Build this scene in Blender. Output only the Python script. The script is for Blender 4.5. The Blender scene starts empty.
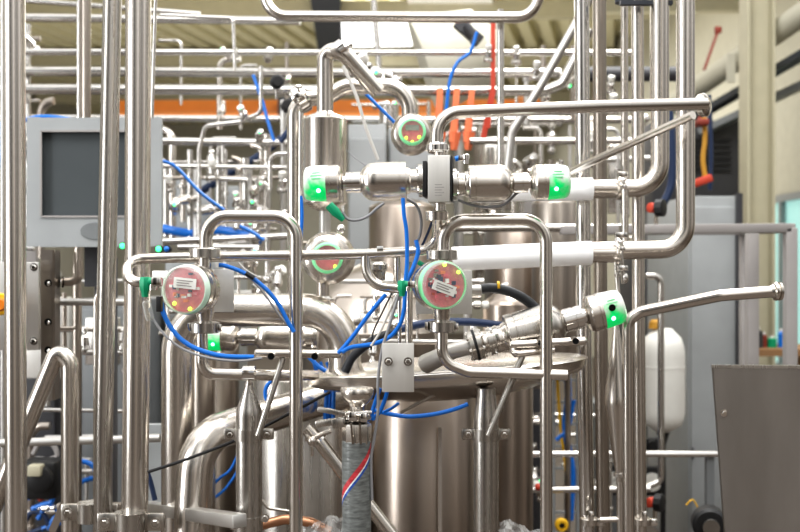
import bpy, math, random
from mathutils import Vector, Matrix
random.seed(7)
V = Vector
F = 1000.0; CZ = 1.6
COL = bpy.context.scene.collection

def P(px, py, Y):
    return V(((px-400)/F*Y, Y, CZ-(py-266)/F*Y))
def D(px, Y):
    return px/F*Y

# ------------------------------------------------------------------ materials
MATS = {}
def mat(name, color, rough=0.5, metal=0.0, emit=None, es=0.0, spec=None, noise=None, alpha=None, bump=None, trans=None):
    m = bpy.data.materials.new(name); m.use_nodes = True
    nt = m.node_tree; b = nt.nodes['Principled BSDF']
    b.inputs['Base Color'].default_value = (*color, 1)
    b.inputs['Roughness'].default_value = rough
    b.inputs['Metallic'].default_value = metal
    if spec is not None: b.inputs['Specular IOR Level'].default_value = spec
    if emit: 
        b.inputs['Emission Color'].default_value = (*emit, 1)
        b.inputs['Emission Strength'].default_value = es
    if trans: b.inputs['Transmission Weight'].default_value = trans
    if alpha is not None: b.inputs['Alpha'].default_value = alpha
    tc = nt.nodes.new('ShaderNodeTexCoord')
    mp = nt.nodes.new('ShaderNodeMapping'); nt.links.new(tc.outputs['Object'], mp.inputs[0])
    ns = nt.nodes.new('ShaderNodeTexNoise'); nt.links.new(mp.outputs[0], ns.inputs['Vector'])
    sc, amt, stretch = noise or (9.0, 0.10, (1, 1, 1))
    mp.inputs['Scale'].default_value = stretch
    ns.inputs['Scale'].default_value = sc; ns.inputs['Detail'].default_value = 4
    mix = nt.nodes.new('ShaderNodeMix'); mix.data_type = 'RGBA'
    mix.inputs[6].default_value = (*[c*(1-amt) for c in color], 1)
    mix.inputs[7].default_value = (*[min(1, c*(1+amt)) for c in color], 1)
    nt.links.new(ns.outputs['Fac'], mix.inputs[0]); nt.links.new(mix.outputs[2], b.inputs['Base Color'])
    if metal > 0.5:
        mr = nt.nodes.new('ShaderNodeMapRange'); nt.links.new(ns.outputs['Fac'], mr.inputs[0])
        mr.inputs[3].default_value = max(0.03, rough-0.02); mr.inputs[4].default_value = rough+0.03
        nt.links.new(mr.outputs[0], b.inputs['Roughness'])
    if bump:
        n2 = nt.nodes.new('ShaderNodeTexNoise'); nt.links.new(tc.outputs['Object'], n2.inputs['Vector'])
        n2.inputs['Scale'].default_value = bump[0]
        bp = nt.nodes.new('ShaderNodeBump'); bp.inputs['Strength'].default_value = bump[1]; bp.inputs['Distance'].default_value = 0.002
        nt.links.new(n2.outputs['Fac'], bp.inputs['Height']); nt.links.new(bp.outputs[0], b.inputs['Normal'])
    MATS[name] = m
    return m
mat('steel', (0.67, 0.63, 0.58), 0.25, 1, noise=(3, 0.05, (1, 1, 1)))
mat('steel_polish', (0.74, 0.72, 0.69), 0.11, 1)
mat('steel_satin', (0.52, 0.495, 0.46), 0.27, 1, noise=(60, 0.08, (1, 1, 0.05)))
mat('steel_matte', (0.60, 0.585, 0.56), 0.42, 1)
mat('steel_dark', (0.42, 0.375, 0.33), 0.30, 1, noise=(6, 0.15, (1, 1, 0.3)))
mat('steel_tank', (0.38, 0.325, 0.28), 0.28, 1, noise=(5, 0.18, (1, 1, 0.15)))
mat('steel_far', (0.66, 0.64, 0.61), 0.24, 1)
mat('plate', (0.66, 0.645, 0.61), 0.42, 0.6, noise=(90, 0.06, (1, 1, 0.08)))
mat('panel_steel', (0.30, 0.275, 0.25), 0.42, 0.9, noise=(14, 0.18, (1, 1, 0.25)))
mat('sleeve', (0.92, 0.92, 0.93), 0.45)
mat('blue', (0.01, 0.165, 0.60), 0.3)
mat('navy', (0.015, 0.032, 0.085), 0.5)
mat('green', (0.0, 0.30, 0.14), 0.45)
mat('black', (0.012, 0.012, 0.013), 0.5)
mat('hole', (0.008, 0.008, 0.008), 0.9, spec=0.1)
mat('rubber', (0.035, 0.037, 0.042), 0.45, bump=(160, 0.4))
mat('grey_cable', (0.26, 0.26, 0.27), 0.4)
mat('pale_cable', (0.55, 0.53, 0.50), 0.4)
mat('cream', (0.45, 0.42, 0.31), 0.6)
mat('cream_light', (0.55, 0.53, 0.44), 0.6)
mat('ceiling', (0.50, 0.47, 0.33), 0.7)
mat('ceiling_rib', (0.70, 0.66, 0.46), 0.6)
mat('wall', (0.40, 0.385, 0.33), 0.8)
mat('floor', (0.085, 0.066, 0.052), 0.5)
mat('grey_paint', (0.19, 0.20, 0.205), 0.45)
mat('grey_light', (0.34, 0.355, 0.36), 0.42)
mat('grey_dark', (0.05, 0.05, 0.055), 0.5)
mat('grey_rail', (0.34, 0.32, 0.31), 0.5)
mat('screen', (0.075, 0.085, 0.09), 0.35)
mat('orange', (0.72, 0.21, 0.012), 0.5)
mat('orange_dull', (0.62, 0.21, 0.04), 0.5)
mat('red', (0.50, 0.06, 0.03), 0.6)
mat('red_dull', (0.22, 0.035, 0.02), 0.6)
mat('wood', (0.30, 0.17, 0.08), 0.6)
mat('yellow_dull', (0.50, 0.26, 0.03), 0.6)
mat('strap', (0.80, 0.22, 0.10), 0.7)
mat('yellow', (0.85, 0.50, 0.02), 0.5)
mat('tank_white', (0.80, 0.79, 0.74), 0.4)
mat('label_white', (0.85, 0.84, 0.83), 0.5)
mat('ink', (0.25, 0.22, 0.22), 0.6)
mat('pcb', (0.70, 0.13, 0.17), 0.45, emit=(.8,.12,.16), es=.12, noise=(90, 0.6, (1, 1, 1)))  # faint red emission stands in for LED light on the board
mat('chip', (0.05, 0.07, 0.12), 0.4)
mat('copper', (0.62, 0.33, 0.20), 0.3, 0.9)
mat('green_ring', (0.30, 0.78, 0.42), 0.35, emit=(0.10, 0.85, 0.30), es=0.12)
mat('pale_ring', (0.68, 0.80, 0.70), 0.25, emit=(0.2, 0.8, 0.4), es=0.06)
mat('led_lime', (0.5, 1, 0.1), 0.4, emit=(0.45, 1.0, 0.05), es=2.5)
mat('led_green', (0.1, 1, 0.4), 0.4, emit=(0.05, 1.0, 0.25), es=2.0)
mat('led_cyan', (0.3, 1, 0.8), 0.4, emit=(0.35, 1.0, 0.75), es=3.0)
mat('teal_glass', (0.30, 0.50, 0.48), 0.2, emit=(0.35, 0.62, 0.58), es=0.6)
mat('skylight', (1, 1, 1), 0.5, emit=(1, 1, 1), es=2.2)
mat('black_steel', (0.035, 0.04, 0.05), 0.45)
mat('skin_paper', (0.5, 0.48, 0.45), 0.6)

def clear_plastic(name, tint, fac):
    m = bpy.data.materials.new(name); m.use_nodes = True; nt = m.node_tree
    nt.nodes.clear()
    o = nt.nodes.new('ShaderNodeOutputMaterial'); mx = nt.nodes.new('ShaderNodeMixShader')
    t = nt.nodes.new('ShaderNodeBsdfTransparent'); t.inputs[0].default_value = (*tint, 1)
    g = nt.nodes.new('ShaderNodeBsdfPrincipled'); g.inputs['Base Color'].default_value = (0.8, 0.8, 0.78, 1); g.inputs['Roughness'].default_value = 0.12
    lw = nt.nodes.new('ShaderNodeLayerWeight'); lw.inputs[0].default_value = 0.35
    mr = nt.nodes.new('ShaderNodeMapRange'); mr.inputs[3].default_value = fac; mr.inputs[4].default_value = 0.75
    nt.links.new(lw.outputs['Facing'], mr.inputs[0]); nt.links.new(mr.outputs[0], mx.inputs[0])
    nt.links.new(t.outputs[0], mx.inputs[1]); nt.links.new(g.outputs[0], mx.inputs[2]); nt.links.new(mx.outputs[0], o.inputs[0])
    MATS[name] = m
clear_plastic('clear', (0.97, 0.98, 0.96), 0.07)
clear_plastic('wrap', (0.85, 0.86, 0.88), 0.18)

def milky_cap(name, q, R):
    # translucent head cap; green glow painted into colour and emission round q, in the cap's space
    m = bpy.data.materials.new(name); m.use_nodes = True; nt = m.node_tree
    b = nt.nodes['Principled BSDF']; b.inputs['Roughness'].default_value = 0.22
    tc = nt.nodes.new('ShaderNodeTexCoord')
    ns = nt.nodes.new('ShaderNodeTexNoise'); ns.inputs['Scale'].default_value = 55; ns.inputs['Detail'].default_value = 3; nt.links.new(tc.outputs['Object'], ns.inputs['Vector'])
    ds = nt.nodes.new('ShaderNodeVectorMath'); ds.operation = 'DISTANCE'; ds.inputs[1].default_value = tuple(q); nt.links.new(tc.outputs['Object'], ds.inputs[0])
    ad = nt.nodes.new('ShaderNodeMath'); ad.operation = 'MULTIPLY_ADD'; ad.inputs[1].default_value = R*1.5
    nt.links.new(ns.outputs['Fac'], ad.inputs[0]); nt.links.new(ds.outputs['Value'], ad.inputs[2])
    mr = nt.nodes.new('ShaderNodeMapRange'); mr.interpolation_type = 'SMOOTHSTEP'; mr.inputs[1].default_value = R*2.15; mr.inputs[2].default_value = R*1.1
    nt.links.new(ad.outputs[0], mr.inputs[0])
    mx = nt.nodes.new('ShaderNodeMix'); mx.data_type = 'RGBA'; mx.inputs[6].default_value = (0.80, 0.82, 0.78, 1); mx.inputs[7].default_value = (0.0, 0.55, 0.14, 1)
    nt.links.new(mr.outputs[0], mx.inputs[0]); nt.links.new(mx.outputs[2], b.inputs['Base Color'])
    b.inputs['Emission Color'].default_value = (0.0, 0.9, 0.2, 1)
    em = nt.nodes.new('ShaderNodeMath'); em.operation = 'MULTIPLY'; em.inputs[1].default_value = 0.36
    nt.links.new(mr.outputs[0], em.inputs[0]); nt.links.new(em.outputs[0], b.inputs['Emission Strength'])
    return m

def hose_mat():
    # reinforced clear hose with a red, white and blue spiral printed on it
    m = bpy.data.materials.new('spiral_hose'); m.use_nodes = True; nt = m.node_tree
    b = nt.nodes['Principled BSDF']; b.inputs['Roughness'].default_value = 0.3
    tc = nt.nodes.new('ShaderNodeTexCoord'); sx = nt.nodes.new('ShaderNodeSeparateXYZ'); nt.links.new(tc.outputs['Object'], sx.inputs[0])
    at = nt.nodes.new('ShaderNodeMath'); at.operation = 'ARCTAN2'; nt.links.new(sx.outputs['Y'], at.inputs[0]); nt.links.new(sx.outputs['X'], at.inputs[1])
    k = nt.nodes.new('ShaderNodeMath'); k.operation = 'MULTIPLY_ADD'; k.inputs[1].default_value = -1/(2*math.pi)
    z = nt.nodes.new('ShaderNodeMath'); z.operation = 'MULTIPLY_ADD'; z.inputs[1].default_value = 1/0.245; z.inputs[2].default_value = 5.42
    nt.links.new(sx.outputs['Z'], z.inputs[0]); nt.links.new(at.outputs[0], k.inputs[0]); nt.links.new(z.outputs[0], k.inputs[2])
    fr = nt.nodes.new('ShaderNodeMath'); fr.operation = 'FRACT'; nt.links.new(k.outputs[0], fr.inputs[0])
    cr = nt.nodes.new('ShaderNodeValToRGB'); cr.color_ramp.interpolation = 'CONSTANT'
    e = cr.color_ramp.elements; e[0].position = 0; e[0].color = (0.16, 0.17, 0.165, 1)
    e[1].position = 0.315; e[1].color = (0.03, 0.09, 0.35, 1)
    for p, c in ((0.345, (0.7, 0.7, 0.68, 1)), (0.365, (0.48, 0.05, 0.06, 1)), (0.43, (0.16, 0.17, 0.165, 1))):
        n = e.new(p); n.color = c
    nt.links.new(fr.outputs[0], cr.inputs[0])
    ns = nt.nodes.new('ShaderNodeTexNoise'); ns.inputs['Scale'].default_value = 110
    mp = nt.nodes.new('ShaderNodeMapping'); mp.inputs['Scale'].default_value = (0.5, 0.5, 2.0)
    nt.links.new(tc.outputs['Object'], mp.inputs[0]); nt.links.new(mp.outputs[0], ns.inputs['Vector'])
    mx = nt.nodes.new('ShaderNodeMix'); mx.data_type = 'RGBA'; mx.blend_type = 'OVERLAY'; mx.inputs[0].default_value = 0.8
    nt.links.new(cr.outputs[0], mx.inputs[6]); nt.links.new(ns.outputs['Fac'], mx.inputs[7]); nt.links.new(mx.outputs[2], b.inputs['Base Color'])
    bp = nt.nodes.new('ShaderNodeBump'); bp.inputs['Strength'].default_value = 0.5; bp.inputs['Distance'].default_value = 0.002
    nt.links.new(ns.outputs['Fac'], bp.inputs['Height']); nt.links.new(bp.outputs[0], b.inputs['Normal'])
    MATS['spiral_hose'] = m
hose_mat()

# ------------------------------------------------------------------ mesh helpers (all in world metres)
def frame(d):
    d = d.normalized(); a = V((0, 0, 1)) if abs(d.z) < 0.9 else V((1, 0, 0))
    u = d.cross(a).normalized(); v = d.cross(u).normalized()
    return u, v
def fillet(pts, R):
    if len(pts) < 3 or R <= 0: return pts
    out = [pts[0]]
    for i in range(1, len(pts)-1):
        a, b, c = pts[i-1], pts[i], pts[i+1]
        d1, d2 = (a-b), (c-b); l1, l2 = d1.length, d2.length
        d1.normalize(); d2.normalize()
        ang = d1.angle(d2)
        if ang > math.radians(176): out.append(b); continue
        r = R
        t = r/math.tan(ang/2); mx = min(l1*(0.99 if i == 1 else 0.499), l2*(0.99 if i == len(pts)-2 else 0.499))
        if t > mx: t = mx; r = t*math.tan(ang/2)
        bis = (d1+d2).normalized(); cen = b + bis*(r/math.sin(ang/2))
        p1, p2 = b+d1*t, b+d2*t
        v1, v2 = (p1-cen), (p2-cen)
        tot = v1.angle(v2); n = max(3, int(tot/0.14))
        ax = v1.cross(v2).normalized()
        for k in range(n+1):
            out.append(cen + Matrix.Rotation(tot*k/n, 3, ax) @ v1)
    out.append(pts[-1]); return out
def smooth_line(pts, n=8):
    if len(pts) < 3: return pts
    q = [pts[0]*2-pts[1]] + list(pts) + [pts[-1]*2-pts[-2]]; out = []
    for i in range(1, len(q)-2):
        p0, p1, p2, p3 = q[i-1], q[i], q[i+1], q[i+2]
        for k in range(n):
            t = k/n
            out.append(0.5*((2*p1)+(p2-p0)*t+(2*p0-5*p1+4*p2-p3)*t*t+(3*p1-p0-3*p2+p3)*t**3))
    out.append(pts[-1]); return out
def sweep(line, radii, seg=24, cap=True):
    n = len(line)
    if not isinstance(radii, (list, tuple)): radii = [radii]*n
    T = []
    for i in range(n):
        a = line[max(0, i-1)]; b = line[min(n-1, i+1)]; T.append((b-a).normalized())
    u, v = frame(T[0]); vs, fs = [], []
    for i in range(n):
        if i:
            ax = T[i-1].cross(T[i])
            if ax.length > 1e-7:
                R = Matrix.Rotation(T[i-1].angle(T[i]), 3, ax.normalized()); u = R @ u
            u = (u - T[i]*u.dot(T[i])).normalized(); 
        v = T[i].cross(u)
        for k in range(seg):
            a = 2*math.pi*k/seg; vs.append(line[i] + (u*math.cos(a)+v*math.sin(a))*radii[i])
    for i in range(n-1):
        for k in range(seg):
            k2 = (k+1) % seg
            fs.append((i*seg+k, i*seg+k2, (i+1)*seg+k2, (i+1)*seg+k))
    if cap:
        fs.append(tuple(range(seg-1, -1, -1))); fs.append(tuple(range((n-1)*seg, n*seg)))
    return vs, fs
def ring_lathe(org, d, prof, seg=32):
    vs, fs = lathe(org, d, prof, seg); fs = fs[:-2]; n = len(prof)
    for k in range(seg):
        k2 = (k+1) % seg; fs.append(((n-1)*seg+k, (n-1)*seg+k2, k2, k))
    return vs, fs
def lathe(org, d, prof, seg=32):
    """prof: list of (distance along d, radius)"""
    d = d.normalized(); u, v = frame(d); vs, fs = [], []; 
    for t, r in prof:
        r = max(r, 1e-5)
        for k in range(seg):
            a = 2*math.pi*k/seg; vs.append(org + d*t + (u*math.cos(a)+v*math.sin(a))*r)
    n = len(prof)
    for i in range(n-1):
        for k in range(seg):
            k2 = (k+1) % seg
            fs.append((i*seg+k, i*seg+k2, (i+1)*seg+k2, (i+1)*seg+k))
    fs.append(tuple(range(seg-1, -1, -1))); fs.append(tuple(range((n-1)*seg, n*seg)))
    return vs, fs
def box(c, sx, sy, sz, rot=None, bev=0.0):
    """box with chamfered edges around centre c"""
    R = rot or Matrix.Identity(3); b = min(bev, sx/2.1, sy/2.1, sz/2.1)
    hx, hy, hz = sx/2, sy/2, sz/2
    if b <= 0:
        vs = [c + R @ V((x*hx, y*hy, z*hz)) for x in (-1, 1) for y in (-1, 1) for z in (-1, 1)]
        return vs, [(0, 1, 3, 2), (4, 6, 7, 5), (0, 4, 5, 1), (2, 3, 7, 6), (0, 2, 6, 4), (1, 5, 7, 3)]
    import bmesh
    bm = bmesh.new(); bmesh.ops.create_cube(bm, size=1)
    for w in bm.verts: w.co = V((w.co.x*sx, w.co.y*sy, w.co.z*sz))
    bmesh.ops.bevel(bm, geom=list(bm.edges), offset=b, segments=2, affect='EDGES', profile=0.5)
    bm.verts.index_update()
    vs = [c + R @ w.co for w in bm.verts]; fs = [tuple(x.index for x in f.verts) for f in bm.faces]
    bm.free(); return vs, fs
def beam(a, b, w, h, bev=0.0):
    """square bar from a to b; w across, h upward"""
    d = (b-a); L = d.length; d.normalize(); up = V((0, 0, 1)) if abs(d.z) < 0.95 else V((0, 1, 0))
    s = d.cross(up).normalized(); u = s.cross(d).normalized()
    R = Matrix((d, s, u)).transposed()
    return box((a+b)/2, L, w, h, R, bev)
def comb(*gs):
    vs, fs = [], []
    for g in gs:
        o = len(vs); vs += g[0]; fs += [tuple(i+o for i in f) for f in g[1]]
    return vs, fs
ORG = {}
def mesh(name, g, m, parent=None, org=None, angle=35):
    vs, fs = g
    if parent is not None: o0 = ORG[parent.name]
    else: o0 = org if org is not None else V(vs[0])
    me = bpy.data.meshes.new(name); me.from_pydata([tuple(v-o0) for v in vs], [], fs); me.update()
    import bmesh
    bm = bmesh.new(); bm.from_mesh(me); bmesh.ops.recalc_face_normals(bm, faces=bm.faces); bm.to_mesh(me); bm.free()
    me.shade_smooth(); me.set_sharp_from_angle(angle=math.radians(angle))
    me.materials.append(MATS[m] if isinstance(m, str) else m)
    o = bpy.data.objects.new(name, me); COL.objects.link(o); ORG[o.name] = o0
    if parent is None: o.location = o0
    else: o.parent = parent
    return o
LABELS = {}
def tag(o, label, cat, group=None):
    n = len(label.split())
    if n < 4 or n > 16: print('LABEL LENGTH', n, label)
    if label in LABELS and not group: print('DUP LABEL', label)
    LABELS[label] = 1
    o['label'] = label; o['category'] = cat
    if group: o['group'] = group
    return o
def thing(name, loc, label, cat, group=None):
    o = bpy.data.objects.new(name, None); COL.objects.link(o); o.empty_display_size = 0.05
    o.location = loc; ORG[o.name] = V(loc); return tag(o, label, cat, group)
def struct(o): o['kind'] = 'structure'; return o

def sphere(c, r, sx=1, sy=1, sz=1, seg=20):
    n = seg//2; prof = [(-r*math.cos(math.pi*i/n), r*math.sin(math.pi*i/n)) for i in range(n+1)]
    g = lathe(V((0, 0, 0)), V((0, 0, 1)), prof, seg)
    return [c + V((v.x*sx, v.y*sy, v.z*sz)) for v in g[0]], g[1]

# ------------------------------------------------------------------ pipe kit
def pts3(pts):
    Y = pts[0][2]; out = []
    for p in pts:
        if len(p) > 2: Y = p[2]
        out.append(P(p[0], p[1], Y))
    return out
def floor_end(p):   # extend a pixel column straight down to the floor
    return V((p.x, p.y, 0.0))
def pipe(label, pts, d, bend=0, m='steel', name='process_pipe', cat='pipe', down=False, clamps=(), group=None, seg=24, parts=None, topz=None):
    L = pts3(pts); Y0 = pts[0][2]
    if topz: L[0] = V((L[0].x, L[0].y, topz))
    if down: L[-1] = floor_end(L[-1]) if not isinstance(down, tuple) else V((down[0], L[-1].y, 0))
    r = D(d, Y0)/2
    line = fillet(L, D(bend, Y0))
    g = sweep(line, r, seg)
    if clamps or parts:
        t = thing(name, L[0], label, cat, group)
        mesh('tube', g, m, t)
        for c in clamps:
            clamp(P(c[0], c[1], c[2]), V(c[3]), r, t)
        return t
    return tag(mesh(name, g, m, org=L[0]), label, cat, group)
def clamp(c, d, r, parent, k=1.75, w=0.9, nut=True, m='steel_polish'):
    """hygienic clamp: two ferrule lips, a V-groove ring and its wing nut"""
    w = r*w; R = r*k
    g = lathe(c-d.normalized()*w, d, [(0, r*1.02), (0, R*0.80), (w*0.35, R*0.86), (w*0.45, R), (w*1.55, R), (w*1.65, R*0.86), (2*w, R*0.80), (2*w, r*1.02)])
    o = mesh('clamp', g, m, parent)
    if nut:
        u, v = frame(d); s = u if abs(u.z) < 0.7 else v
        e = c + s*R*1.02 - V((0, R*0.5, 0))
        g2 = comb(box(e, R*0.45, R*0.35, R*0.35, None, R*0.05), sweep([e-V((0, 0, R*.5)), e+V((0, 0, R*.5))], R*0.10, 8),
                  sphere(e+V((0, 0, R*.6)), R*0.17, 1.6, 0.7, 0.9, 8))
        mesh('wing_nut', g2, 'steel_polish', o)
    return o
def cable(label, pts, d, m='blue', name='air_tube', cat='tube', group=None, seg=10):
    L = smooth_line(pts3(pts), 7)
    return tag(mesh(name, sweep(L, D(d, pts[0][2])/2, seg), m, org=L[0]), label, cat, group)
def bolt(c, d, r, parent, m='steel_polish'):
    g = lathe(c, d, [(0, r), (r*0.75, r), (r*0.95, r*0.8), (r*0.95, 0)], 6)
    w = lathe(c, d, [(0, r*1.45), (r*0.2, r*1.45), (r*0.2, r)], 20)
    return mesh('bolt', comb(g, w), m, parent)

def round_head(x, y, Y, rpx, label, seen_side=0.07, dirv=None, ring='green_ring', leds=((-.5, -.65), (.45, -.72)), sticker=(0.05, 0.30, 0), up_glow=False, parent=None, board='pcb'):
    """control head looking at us: steel housing, green light ring, circuit board under a clear domed cap"""
    c = P(x, y, Y); r = D(rpx, Y); d = (dirv or V((-0.10, -1, 0))).normalized()
    t = parent or thing('valve_controller', c, label, 'valve head')
    back = c - d*r*1.5
    mesh('housing', lathe(back, d, [(0, r*.55), (r*.25, r*.98), (r*.35, r*1.02), (r*.7, r*1.02), (r*.72, r*.96), (r*.85, r*.96), (r*.87, r*1.03), (r*1.15, r*1.03), (r*1.18, r*.9)], 40), 'steel', t)
    mesh('light_ring', ring_lathe(c-d*r*.35, d, [(0, r*.93), (0, r), (r*.30, r*.99), (r*.37, r*.97), (r*.37, r*.93)], 40), ring, t)
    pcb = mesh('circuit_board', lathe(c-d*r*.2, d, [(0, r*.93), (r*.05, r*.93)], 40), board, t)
    s = V((-d.y, d.x, 0)).normalized()*1; s = -s if s.x < 0 else s
    up = V((0, 0, 1)); R = Matrix((s, -d, up)).transposed()
    q = c - d*r*.10
    for k in range(30):
        a = random.uniform(0, 6.28); rr = random.uniform(.15, .68)*r
        cc = q + s*math.cos(a)*rr + up*math.sin(a)*rr
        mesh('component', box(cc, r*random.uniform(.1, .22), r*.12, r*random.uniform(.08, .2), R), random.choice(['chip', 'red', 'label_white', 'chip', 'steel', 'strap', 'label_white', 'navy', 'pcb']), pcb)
    sx, sy, rot = sticker; RR = R @ Matrix.Rotation(rot, 3, 'Y')
    lc = c + s*sx*r + up*sy*r + d*r*.02
    lab = mesh('sticker', box(lc, r*1.0, r*.03, r*.42, RR), 'label_white', t)
    for zz, ww in ((.10, .8), (0, .62), (-.10, .74)):
        mesh('printed_line', box(lc + RR @ V(((ww-.8)*r*.4, -r*.022, zz*r)), r*ww*.9, r*.008, r*.035, RR), 'ink', lab)
    for lx, lz in leds:
        mesh('led', sphere(c + s*lx*r + up*lz*r*.9 + d*r*.03, r*.08, seg=12), 'led_lime', t)
    mesh('clear_cap', lathe(c-d*r*.05, d, [(0, r*.97), (r*.22, r*.95), (r*.34, r*.86), (r*.42, r*.6), (r*.45, r*.3), (r*.455, 0)], 40), 'clear', t)
    return t

def actuator(label, x0, y0, x1, y1, Y, head_r, body, neck, mirror=False, nose=None, Y1=None, name='actuated_valve', flat=()):
    """pneumatic actuator laid along the line (x0,y0)->(x1,y1); stations are px distances from the valve side"""
    a = P(x0, y0, Y); b = P(x1, y1, Y1 or Y); d = (b-a).normalized(); L = (b-a).length
    k = L/math.hypot(x1-x0, y1-y0)
    t = thing(name, a, label, 'valve')
    def pr(l): return [(p*k, r*k) for p, r in l]
    for nm, pf, mm in body: mesh(nm, lathe(a, d, pr(pf), 40), mm, t)
    return t, a, d, k

# ================================================================== SETTING
def flat(name, quad, m): return struct(mesh(name, (quad, [(0, 1, 2, 3)]), m))
flat('floor', [V((-7, -3, 0)), V((3.4, -3, 0)), V((3.4, 24, 0)), V((-7, 24, 0))], 'floor')
flat('wall_back', [V((-7, 24, 0)), V((3.4, 24, 0)), V((3.4, 24, 5.2)), V((-7, 24, 5.2))], 'wall')
flat('wall_left', [V((-7, 5, 0)), V((-7, 24, 0)), V((-7, 24, 5.2)), V((-7, 5, 5.2))], 'wall')
# right wall with an opening for the window band
X = 3.4
wr = []
def yz(y0, y1, z0, z1): return ([V((X, y0, z0)), V((X, y1, z0)), V((X, y1, z1)), V((X, y0, z1))], [(0, 1, 2, 3)])
struct(mesh('wall_right', comb(yz(5, 24, 2.2, 5.2), yz(5, 24, 0, .7), yz(5, 7.9, .7, 2.2), yz(10.5, 24, .7, 2.2)), 'cream_light'))
w1 = struct(mesh('window_1', comb(beam(V((X, 7.9, .7)), V((X, 10.5, .7)), .06, .06), beam(V((X, 7.9, 2.2)), V((X, 10.5, 2.2)), .06, .06), beam(V((X, 7.9, .7)), V((X, 7.9, 2.2)), .06, .06), beam(V((X, 8.9, .7)), V((X, 8.9, 2.2)), .05, .05), beam(V((X, 10.5, .7)), V((X, 10.5, 2.2)), .06, .06)), 'grey_light', org=V((X, 7.9, .7))))
mesh('pane', ([V((X+.03, 7.9, .7)), V((X+.03, 10.5, .7)), V((X+.03, 10.5, 2.2)), V((X+.03, 7.9, 2.2))], [(0, 1, 2, 3)]), 'teal_glass', w1)
# trapezoidal roof deck whose folds run away from us
def deck():
    vs, fs = [], []; H = 5.0; pitch = .30; dx = .22; x = -14.0; y0, y1 = 7.0, 24.0; n = 0
    prof = []
    while x < 8:
        prof += [(x, 0), (x+.15, 0), (x+.16, .20), (x+.29, .20)]; x += pitch
    for px, pz in prof:
        vs.append(V((px, y0, H+pz))); vs.append(V((px+dx*(y1-y0), y1, H+pz)))
    for i in range(len(prof)-1): fs.append((2*i, 2*i+2, 2*i+3, 2*i+1))
    return vs, fs
struct(mesh('ceiling', deck(), 'ceiling_rib', angle=10))
def onz(px, py, Z):
    Y = (Z-CZ)*F/(266-py); return V(((px-400)/F*Y, Y, Z))
def quad_thing(name, pts, m, label, cat, th=0.03):
    n = len(pts); vs = list(pts)+[p-V((0, 0, th)) for p in pts]
    fs = [tuple(range(n)), tuple(range(2*n-1, n-1, -1))]+[(i, (i+1) % n, n+(i+1) % n, n+i) for i in range(n)]
    return tag(mesh(name, (vs, fs), m, org=vs[0]), label, cat)
sk = quad_thing('skylight', [onz(352, 2, 4.95)+V((-.3, 0, 0)), onz(402, 2, 4.95), onz(412, 44, 4.95), onz(345, 45, 4.95)], 'skylight', 'bright white rooflight panel beside the dark roof beam', 'skylight')
quad_thing('skylight', [onz(404, -10, 4.9), onz(490, -10, 4.9), onz(500, 30, 4.9), onz(428, 51, 4.9)], 'label_white', 'pale translucent roof panel above the horizontal top pipe', 'skylight')
a, b = onz(321, -60, 4.75), onz(331, 52, 4.75)
h = thing('roof_beam', a, 'dark steel roof beam left of the white rooflight', 'beam')
mesh('flange', comb(beam(a-V((0, 0, .12)), b-V((0, 0, .12)), .34, .03), beam(a+V((0, 0, .12)), b+V((0, 0, .12)), .34, .03)), 'black_steel', h)
mesh('web', beam(a, b, .04, .24), 'black_steel', h)
# cream purlins across the ceiling
for i, y in enumerate((12.5, 15.5, 19)):
    lab = ('cream roof purlin crossing the hall nearest the camera', 'cream roof purlin crossing the hall under the middle of the roof', 'cream roof purlin crossing the hall near its far wall')[i]
    tag(mesh('roof_purlin', beam(V((-6.9, y, 4.8)), V((3.3, y, 4.8)), .10, .22), 'cream'), lab, 'beam')

# cream steel column and bracing on the right
def hbeam(name, a, b, w, m, label, cat='column', th=.02):
    t = thing(name, a, label, cat)
    d = (b-a).normalized()
    if abs(d.z) > .9:
        mesh('flange', comb(box((a+b)/2-V((w/2, 0, 0)), th, w, (b-a).length), box((a+b)/2+V((w/2, 0, 0)), th, w, (b-a).length)), m, t)
        mesh('web', box((a+b)/2, w, th, (b-a).length), m, t)
    else:
        mesh('flange', comb(beam(a-V((0, 0, w/2)), b-V((0, 0, w/2)), w, th), beam(a+V((0, 0, w/2)), b+V((0, 0, w/2)), w, th)), m, t)
        mesh('web', beam(a, b, th, w), m, t)
    return t
c0 = P(757, 532, 7.2)
hbeam('steel_column', V((c0.x, 7.2, 0)), V((c0.x, 7.2, 4.8)), .18, 'cream', 'cream steel column standing by the right wall behind grey rail frame')
a, b = P(668, 108, 8.6), P(830, -5, 6.8)
tag(mesh('roof_brace', sweep([a, b], .085, 20), 'cream_light', org=a), 'thick round cream brace slanting up behind the cream column', 'brace')
a, b = P(640, 150, 8.8), P(845, 30, 6.9)
tag(mesh('roof_brace', beam(a, b, .10, .05), 'black_steel', org=a), 'thin dark sloping rail below the thick cream brace', 'rail')
a, b = P(700, 133, 8.0), P(830, 72, 7.6)
tag(mesh('cable_tray', beam(a, b, .16, .05), 'grey_paint', org=a), 'grey cable tray sloping past the cream column', 'tray')
a, b = P(600, 6, 9.5), P(790, 4, 9.5)
tag(mesh('roof_purlin', beam(a, b, .12, .14), 'cream', org=a), 'cream cross beam at the head of the cream column', 'beam')
a, b = P(735, 75, 7.1), P(733, 55, 7.1)
tag(mesh('hanger_plate', box(P(731, 68, 7.6), .06, .03, .22), 'cream_light'), 'short cream hanger plate clamped on the thick round brace', 'bracket')
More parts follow.
